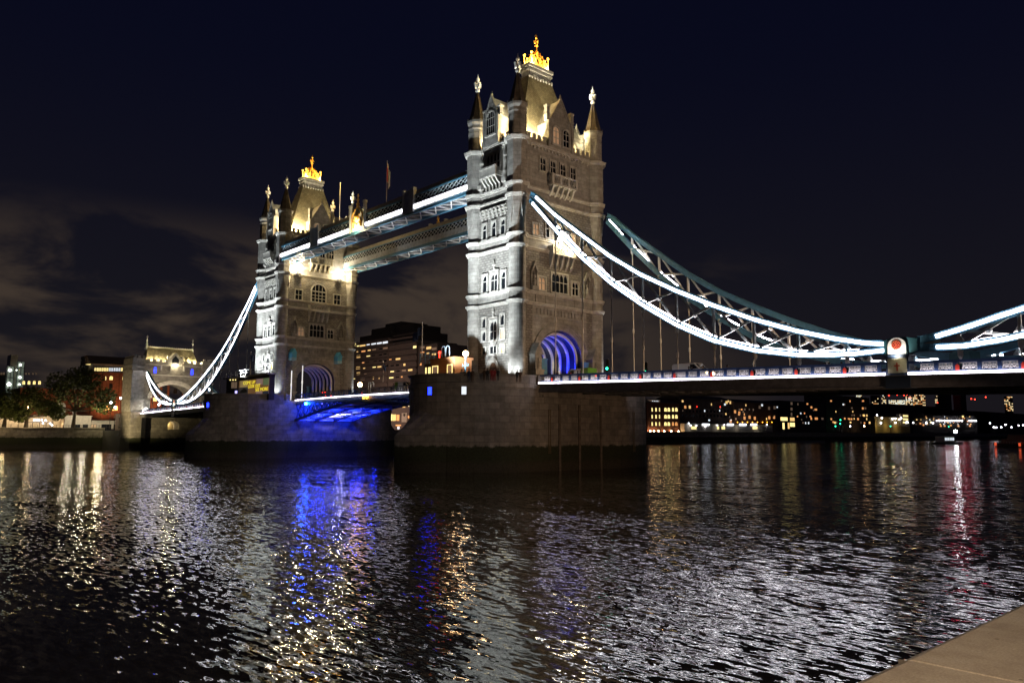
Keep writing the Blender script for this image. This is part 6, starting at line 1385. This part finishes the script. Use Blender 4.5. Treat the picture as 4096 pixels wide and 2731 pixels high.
for px in (925, 937): b0, b1 = kp(px, 1528), kp(px+9, 1552); p = MB(); p.box(b0.x, -14.26, b1.z, b1.x, -14.2, b0.z); p.build('window', m_win_d, t_)
p = MB(); b0, b1 = kp(940, 1563), kp(947, 1573); p.box(b0.x, -14.3, b1.z, b1.x, -14.2, b0.z); p.build('screen', em('violet_screen', (.45, .4, 1), 2.0), t_)
t_ = thing('poster_wall', (-42, -14.5, 13.4), 'sunset poster with yellow lettering on the kiosk of the farther pier', 'poster')
b0, b1 = kp(956, 1524, -14.5), kp(1074, 1573, -14.5); PX0, PX1, PZ0, PZ1 = b0.x, b1.x, b1.z, b0.z
p = MB(); p.box(PX0, -14.5, PZ0, PX1, -14.42, PZ1); p.build('board', pmat('poster_orange', (.45, .26, .10), .6, emit=(1, .5, .2), es=.10), t_)  # board, patches and lettering given a glow of their own
w_ = PX1-PX0
for f0, f1, g0, g1, col in ((0, .33, 0, .55, (.06, .05, .05)), (.05, .3, .55, 1, (.55, .40, .16)), (.6, .8, .62, 1, (.5, .32, .28)), (.82, 1, .55, 1, (.22, .30, .14)), (.6, .8, 0, .2, (.5, .32, .28)), (.82, 1, 0, .16, (.04, .05, .08))):
    p = MB(); p.box(PX0+w_*f0, -14.53, PZ0+(PZ1-PZ0)*g0, PX0+w_*f1, -14.505, PZ0+(PZ1-PZ0)*g1); p.build('picture_panel', pmat('poster_patch', col, .6, emit=col, es=.35), t_)
p = MB(); p.prism([(PX0+w_*.02, -14.55, PZ0+.6), (PX0+w_*.3, -14.55, PZ0+.6), (PX0+w_*.3, -14.55, PZ0+1.2), (PX0+w_*.2, -14.55, PZ0+1.7), (PX0+w_*.1, -14.55, PZ0+1.3)], (0, .02, 0)); p.build('picture_silhouette', m_black, t_)
m_txt = em('poster_yellow', (1, .85, .05), .9)
for txt, f0, g0 in (('COME UP', .16, .72), ('LOOK OUT', .33, .46), ('SEE MORE', .58, .20)):
    cu = bpy.data.curves.new('lettering', 'FONT'); cu.body = txt; cu.size = (PZ1-PZ0)*.27; cu.extrude = .01
    tmp = bpy.data.objects.new('lettering', cu); COL.objects.link(tmp); bpy.context.view_layer.update()
    me = bpy.data.meshes.new_from_object(tmp.evaluated_get(bpy.context.evaluated_depsgraph_get())); bpy.data.objects.remove(tmp)
    xs = [v.co.x for v in me.vertices]; sc = w_*.40/(max(xs)-min(xs))
    o = bpy.data.objects.new('lettering', me); COL.objects.link(o); me.materials.append(m_txt); o.parent = t_
    me.transform(Matrix.Translation(Vector((PX0+w_*f0, -14.57, PZ0+(PZ1-PZ0)*g0))-Vector(t_.location)) @ Matrix.Rotation(R(90), 4, 'X') @ Matrix.Diagonal((sc, 1.15, 1, 1)))
light('kiosk_light', 'SPOT', (-42.5, -18.5, 17.0), 60, (1, .85, .55), (-42.5, -14.5, 15), 90, .9, .2)

# vehicles
def van(x, y, rz, z, col, label, tail=None):
    t_ = thing('van', (0, 0, 0), label, 'van', 'vans and cars on the bridge'); pf = [(-2.6, .5), (-2.6, 2.1), (-2.4, 2.3), (0.9, 2.3), (1.75, 1.5), (2.6, 1.2), (2.7, .9), (2.7, .5)]
    p = MB(); p.prism([(a, -.95, b2) for a, b2 in pf], (0, 1.9, 0)); bo = p.build('body', col, t_)
    p = MB(); p.prism([(a, -.97, b2) for a, b2 in ((.3, 1.5), (.3, 2.1), (.95, 2.1), (1.55, 1.5))], (0, 1.94, 0)); p.prism([(0.98, -.8, 2.22), (1.78, -.8, 1.52), (1.78, .8, 1.52), (.98, .8, 2.22)], (.03, 0, .04)); p.build('window', m_glass, t_)
    for wx in (-1.7, 1.75):
        for wy in (-.9, .9): p = MB(); p.tube([(wx, wy-.1, .36), (wx, wy+.1, .36)], .36, 14); p.build('wheel', m_black, t_)
    for wy in (-.75, .75):
        p = MB(); p.box(-2.66, wy-.1, .9, -2.6, wy+.1, 1.25); p.build('tail_lamp', m_redl, t_); p = MB(); p.box(2.7, wy-.15, .75, 2.76, wy+.15, .95); p.build('headlight', m_lampo, t_)
    t_.location = (x, y, z); t_.rotation_euler = (0, 0, rz); return t_
m_vw = pmat('van_white', (.75, .74, .72), .35); m_vg = pmat('van_green', (.15, .40, .05), .4); m_car = pmat('car_dark', (.06, .06, .07), .3)
q = at(2318, 1500, 1, -4.0); v1 = van(q.x, -4.0, PI, 13.4, m_vw, 'white and green van leaving the nearer tower arch')
p = MB(); p.box(-2.62, -.97, .9, -1.2, .97, 2.32); o = p.build('rear_panel', m_vg); o.parent = v1
p = MB(); p.prism([(0.4, .98, 1.3), (.9, .98, 1.75), (1.4, .98, 1.3), (.9, .98, .9)], (0, -1.96, 0)); o = p.build('red_emblem', m_red); o.parent = v1
q = at(2770, 1476, 1, -4.0); van(q.x, -4.0, 0, 12.95, m_vw, 'cream white van on the right-hand span behind the parapet')
q = at(1625, 1536, 1, -3.5); v3 = van(q.x, -3.5, 0, 13.65, m_vw, 'white van with a green rear at mid span, left of the nearer pier')
p = MB(); p.box(-2.62, -.97, .9, -1.5, .97, 2.32); o = p.build('rear_panel', m_vg); o.parent = v3
def car(x, y, rz, z, col, label):
    t_ = thing('car', (0, 0, 0), label, 'car', 'vans and cars on the bridge'); pf = [(-2.1, .35), (-2.1, .95), (-1.6, 1.0), (-1.1, 1.45), (.4, 1.45), (1.1, .98), (2.0, .85), (2.1, .6), (2.1, .35)]
    p = MB(); p.prism([(a, -.85, b2) for a, b2 in pf], (0, 1.7, 0)); p.build('body', col, t_)
    p = MB(); p.prism([(a, -.87, b2) for a, b2 in ((-1.4, 1.0), (-1.0, 1.38), (.3, 1.38), (.9, 1.0))], (0, 1.74, 0)); p.build('window', m_glass, t_)
    for wx in (-1.3, 1.3):
        for wy in (-.8, .8): p = MB(); p.tube([(wx, wy-.1, .32), (wx, wy+.1, .32)], .32, 12); p.build('wheel', m_black, t_)
    for wy in (-.65, .65): p = MB(); p.ball((-2.12, wy, .8), .15, 8, 5); p.build('tail_lamp', m_redl, t_); p = MB(); p.ball((2.1, wy, .68), .13, 8, 5); p.build('headlight', m_lampo, t_)
    t_.location = (x, y, z); t_.rotation_euler = (0, 0, rz)
for px, py, Y, l in ((1296, 1576, -3.0, 'dark car with two red tail lights in front of the far arch'), (1436, 1563, -3.4, 'dark car with red tail lights just left of mid span'), (1193, 1587, -3.8, 'dark car with a red tail light at the left end of the lifting roadway')):
    q = at(px, py, 1, Y); car(q.x, Y, PI if False else -PI/2+R(10) if False else PI, 13.55, m_car, l)
q = at(1296, 1568, 1, -2); p = MB(); p.box(q.x-.9, -2.05, q.z-.12, q.x+.6, -1.9, q.z+.12); tag(p.build('brake_light_bar', m_redl), 'glowing red light bar above the tail lights in front of the far arch', 'light bar')
p = MB(); q = at(1645, 1556, 1, -7.4); p.ball(q, .2, 8, 5); tag(p.build('parapet_lamp', m_lampo), 'round white lamp on the lifting roadway parapet next to the nearer pier', 'lamp')
# traffic signals
for px, py, Y, l in ((2434, 1470, -8.0, 'black traffic signal showing green right of the nearer tower'), (2588, 1482, -8.0, 'smaller traffic signal showing green behind the third hanger')):
    q = at(px, py, 1, Y); t_ = thing('traffic_signal', (q.x, Y, 13.2), l, 'traffic signal', 'traffic signals by the near tower')
    p = MB(); p.box(q.x-.06, Y-.06, 13.2, q.x+.06, Y+.06, q.z+1.2); p.build('post', m_steel, t_)
    p = MB(); p.box(q.x-.2, Y-.3, q.z-.5, q.x+.2, Y-.06, q.z+1.0); p.box(q.x-.3, Y-.28, q.z-.6, q.x+.3, Y-.26, q.z+1.1); p.build('head', m_black, t_)
    p = MB().ball((q.x, Y-.33, q.z-.15), .19 if px < 2500 else .13, 8, 6); p.build('green_lens', m_green, t_)

# people leaning on the parapets and walking (one continuous skinned body each, hair and coat as parts)
def person_mesh(arm):
    bm = bmesh.new(); ly = None
    me = bpy.data.meshes.new('person')
    V = [(0, 0, .95), (0, 0, 1.2), (0, 0, 1.42), (0, 0, 1.53), (.02, 0, 1.64), (.03, 0, 1.76), (0, .1, .9), (.02, .11, .5), (-.03, .11, .08), (.14, .12, .04), (0, -.1, .9), (-.02, -.11, .5), (-.05, -.11, .08), (.12, -.12, .04),
         (0, .19, 1.40), (arm*.5, .24, 1.12), (.12+arm, .2, .95+arm), (.2+arm, .19, .92+arm), (0, -.19, 1.40), (arm*.5, -.24, 1.12), (.12+arm, -.2, .95+arm), (.2+arm, -.19, .92+arm)]
    E_ = [(0, 1), (1, 2), (2, 3), (3, 4), (4, 5), (0, 6), (6, 7), (7, 8), (8, 9), (0, 10), (10, 11), (11, 12), (12, 13), (2, 14), (14, 15), (15, 16), (16, 17), (2, 18), (18, 19), (19, 20), (20, 21)]
    rad = [.15, .15, .15, .055, .09, .075, .1, .07, .05, .04, .1, .07, .05, .04, .07, .055, .042, .035, .07, .055, .042, .035]
    me.from_pydata(V, E_, []); o = bpy.data.objects.new('person', me); COL.objects.link(o)
    o.modifiers.new('skin', 'SKIN'); o.modifiers.new('sub', 'SUBSURF').levels = 1
    for i, sv in enumerate(me.skin_vertices[0].data): sv.radius = (rad[i], rad[i]); sv.use_root = (i == 0)
    bpy.context.view_layer.update(); r_ = bpy.data.meshes.new_from_object(o.evaluated_get(bpy.context.evaluated_depsgraph_get())); bpy.data.objects.remove(o)
    r_.polygons.foreach_set('use_smooth', [True]*len(r_.polygons)); return r_
pm = [person_mesh(0.0), person_mesh(0.14)]
coats = {'black': (.02, .02, .022), 'dark red': (.28, .02, .02), 'navy': (.02, .025, .06), 'brown': (.09, .05, .03), 'grey': (.12, .12, .12)}
cm = {k: pmat('coat_'+k.replace(' ', '_'), v, .8) for k, v in coats.items()}; m_skin = pmat('skin', (.45, .27, .19), .6); m_hair = pmat('hair', (.03, .02, .015), .6)
def person(x, y, z, rz, coat, label, k=0):
    o = bpy.data.objects.new('person', pm[k].copy()); COL.objects.link(o); o.location = (x, y, z); o.rotation_euler = (0, 0, rz); o.data.materials.append(cm[coat]); o.data.materials.append(m_skin)
    for p in o.data.polygons:
        if p.center.z > 1.57: p.material_index = 1
    tag(o, label, 'person', 'people on the bridge and piers')
    h = MB().ball((0, 0, 1.74), .125, 10, 6, 0.9); ho = h.build('hair', m_hair); ho.parent = o
    n_ = MB(); n_.ball((.115, 0, 1.66), .025, 6, 4); no_ = n_.build('nose', m_skin); no_.parent = o
    c_ = MB(); c_.lathe(0, 0, [(.17, .78), (.19, 1.0), (.18, 1.25), (.2, 1.4), (.1, 1.5)], 12); c2 = c_.build('coat', cm[coat]); c2.parent = o
for i, (px, Y, coat, l) in enumerate(((1733, -20.6, 'black', 'standing at the pier parapet beside the cabin corner'), (1745, -20.4, 'brown', 'bent over the pier parapet under the cabin window'), (1800, -21.0, 'navy', 'alone at the pier parapet right of the cabin'), (1847, -21.6, 'grey', 'left of the globe lamp at the parapet'), (1858, -21.5, 'black', 'below the globe lamp at the parapet'), (1876, -21.6, 'navy', 'just right of the globe lamp'), (1890, -21.3, 'brown', 'second to the right of the globe lamp'),
        (1937, -20.6, 'brown', 'left of the tower doorway'), (1950, -20.4, 'black', 'tallest in front of the tower doorway'), (1967, -20.0, 'dark red', 'in a red jacket in front of the tower doorway'), (1978, -19.6, 'dark red', 'in a red hood right of the tower doorway'), (1992, -19.2, 'black', 'low beside the doorway right jamb'), (2069, -15.6, 'black', 'left of the pair at the lit turret base'), (2081, -15.2, 'brown', 'right of the pair at the lit turret base'))):
    q = at(px, 1490, 1, Y+0.9); person(q.x, Y+0.9, 13.33, R(-60), coat, 'person in %s coat %s' % (coat, l) if 'red' not in coat else 'person '+l, i % 2)
for i, (px, Y, z, coat, l) in enumerate(((2230, -9.0, 13.3, 'brown', 'person in brown coat behind the first parapet panels near the arch'), (2311, -9.0, 13.1, 'black', 'person in black coat before the white and green van, left of a pair'), (2323, -9.0, 13.1, 'grey', 'person in grey coat before the white and green van, right of a pair'), (2756, -9.0, 12.55, 'black', 'person in black coat before the cream van, left of a pair'), (2768, -9.0, 12.55, 'navy', 'person in navy coat before the cream van, right of a pair'), (2812, -9.0, 12.5, 'brown', 'person in brown coat at the rear of the cream van'), (2910, -9.0, 12.4, 'grey', 'person alone right of the cream van'), (3022, -9.0, 12.25, 'black', 'person in black coat under the lowest part of the chain'), (3302, -9.0, 11.9, 'navy', 'person in navy coat in a group left of the chain joint'), (3318, -8.8, 11.9, 'brown', 'person in brown coat in a group left of the chain joint'), (3368, -9.0, 11.85, 'black', 'person in black coat in a group left of the chain joint'), (3415, -9.0, 11.8, 'grey', 'person in grey coat closest to the chain joint'), (3965, -9.0, 11.0, 'brown', 'person with pale face behind the parapet far right'),
        (1397, -7.0, 13.55, 'black', 'person in black coat leaning at the left half of the lifting roadway'), (1405, -7.0, 13.5, 'navy', 'person in navy coat bent over the lifting roadway parapet'), (1494, -7.0, 13.6, 'black', 'person in black coat at mid span near the hoops'), (1626, -7.0, 13.6, 'black', 'person in black coat before the green-backed van, left one'), (1637, -7.0, 13.6, 'brown', 'person in brown coat before the green-backed van, right one'), (1575, -7.0, 13.6, 'navy', 'person in navy coat between mast and green-backed van'))):
    q = at(px, 1500, 1, Y); person(q.x, Y, z, R(-100), coat, l, i % 2)

# faint emitters need no light sampling of their own (less noise); they still show and reflect
for m_ in bpy.data.materials:
    if m_.name.split('.')[0] in ('window_warm', 'window_yellow', 'window_orange', 'window_cool', 'window_dim', 'blue_lamp', 'lamp_bluewhite', 'red_lamp', 'amber_lamp', 'green_lamp', 'sign_white', 'far_warm', 'far_cool', 'far_blue', 'far_orange', 'stair_lamp', 'stair_pane', 'dot_lamp', 'red_paint_glow', 'red_boss', 'poster_patch', 'poster_orange', 'poster_yellow', 'violet_screen', 'glow_post', 'orange_panel'):
        try: m_.cycles.emission_sampling = 'NONE'
        except Exception: pass
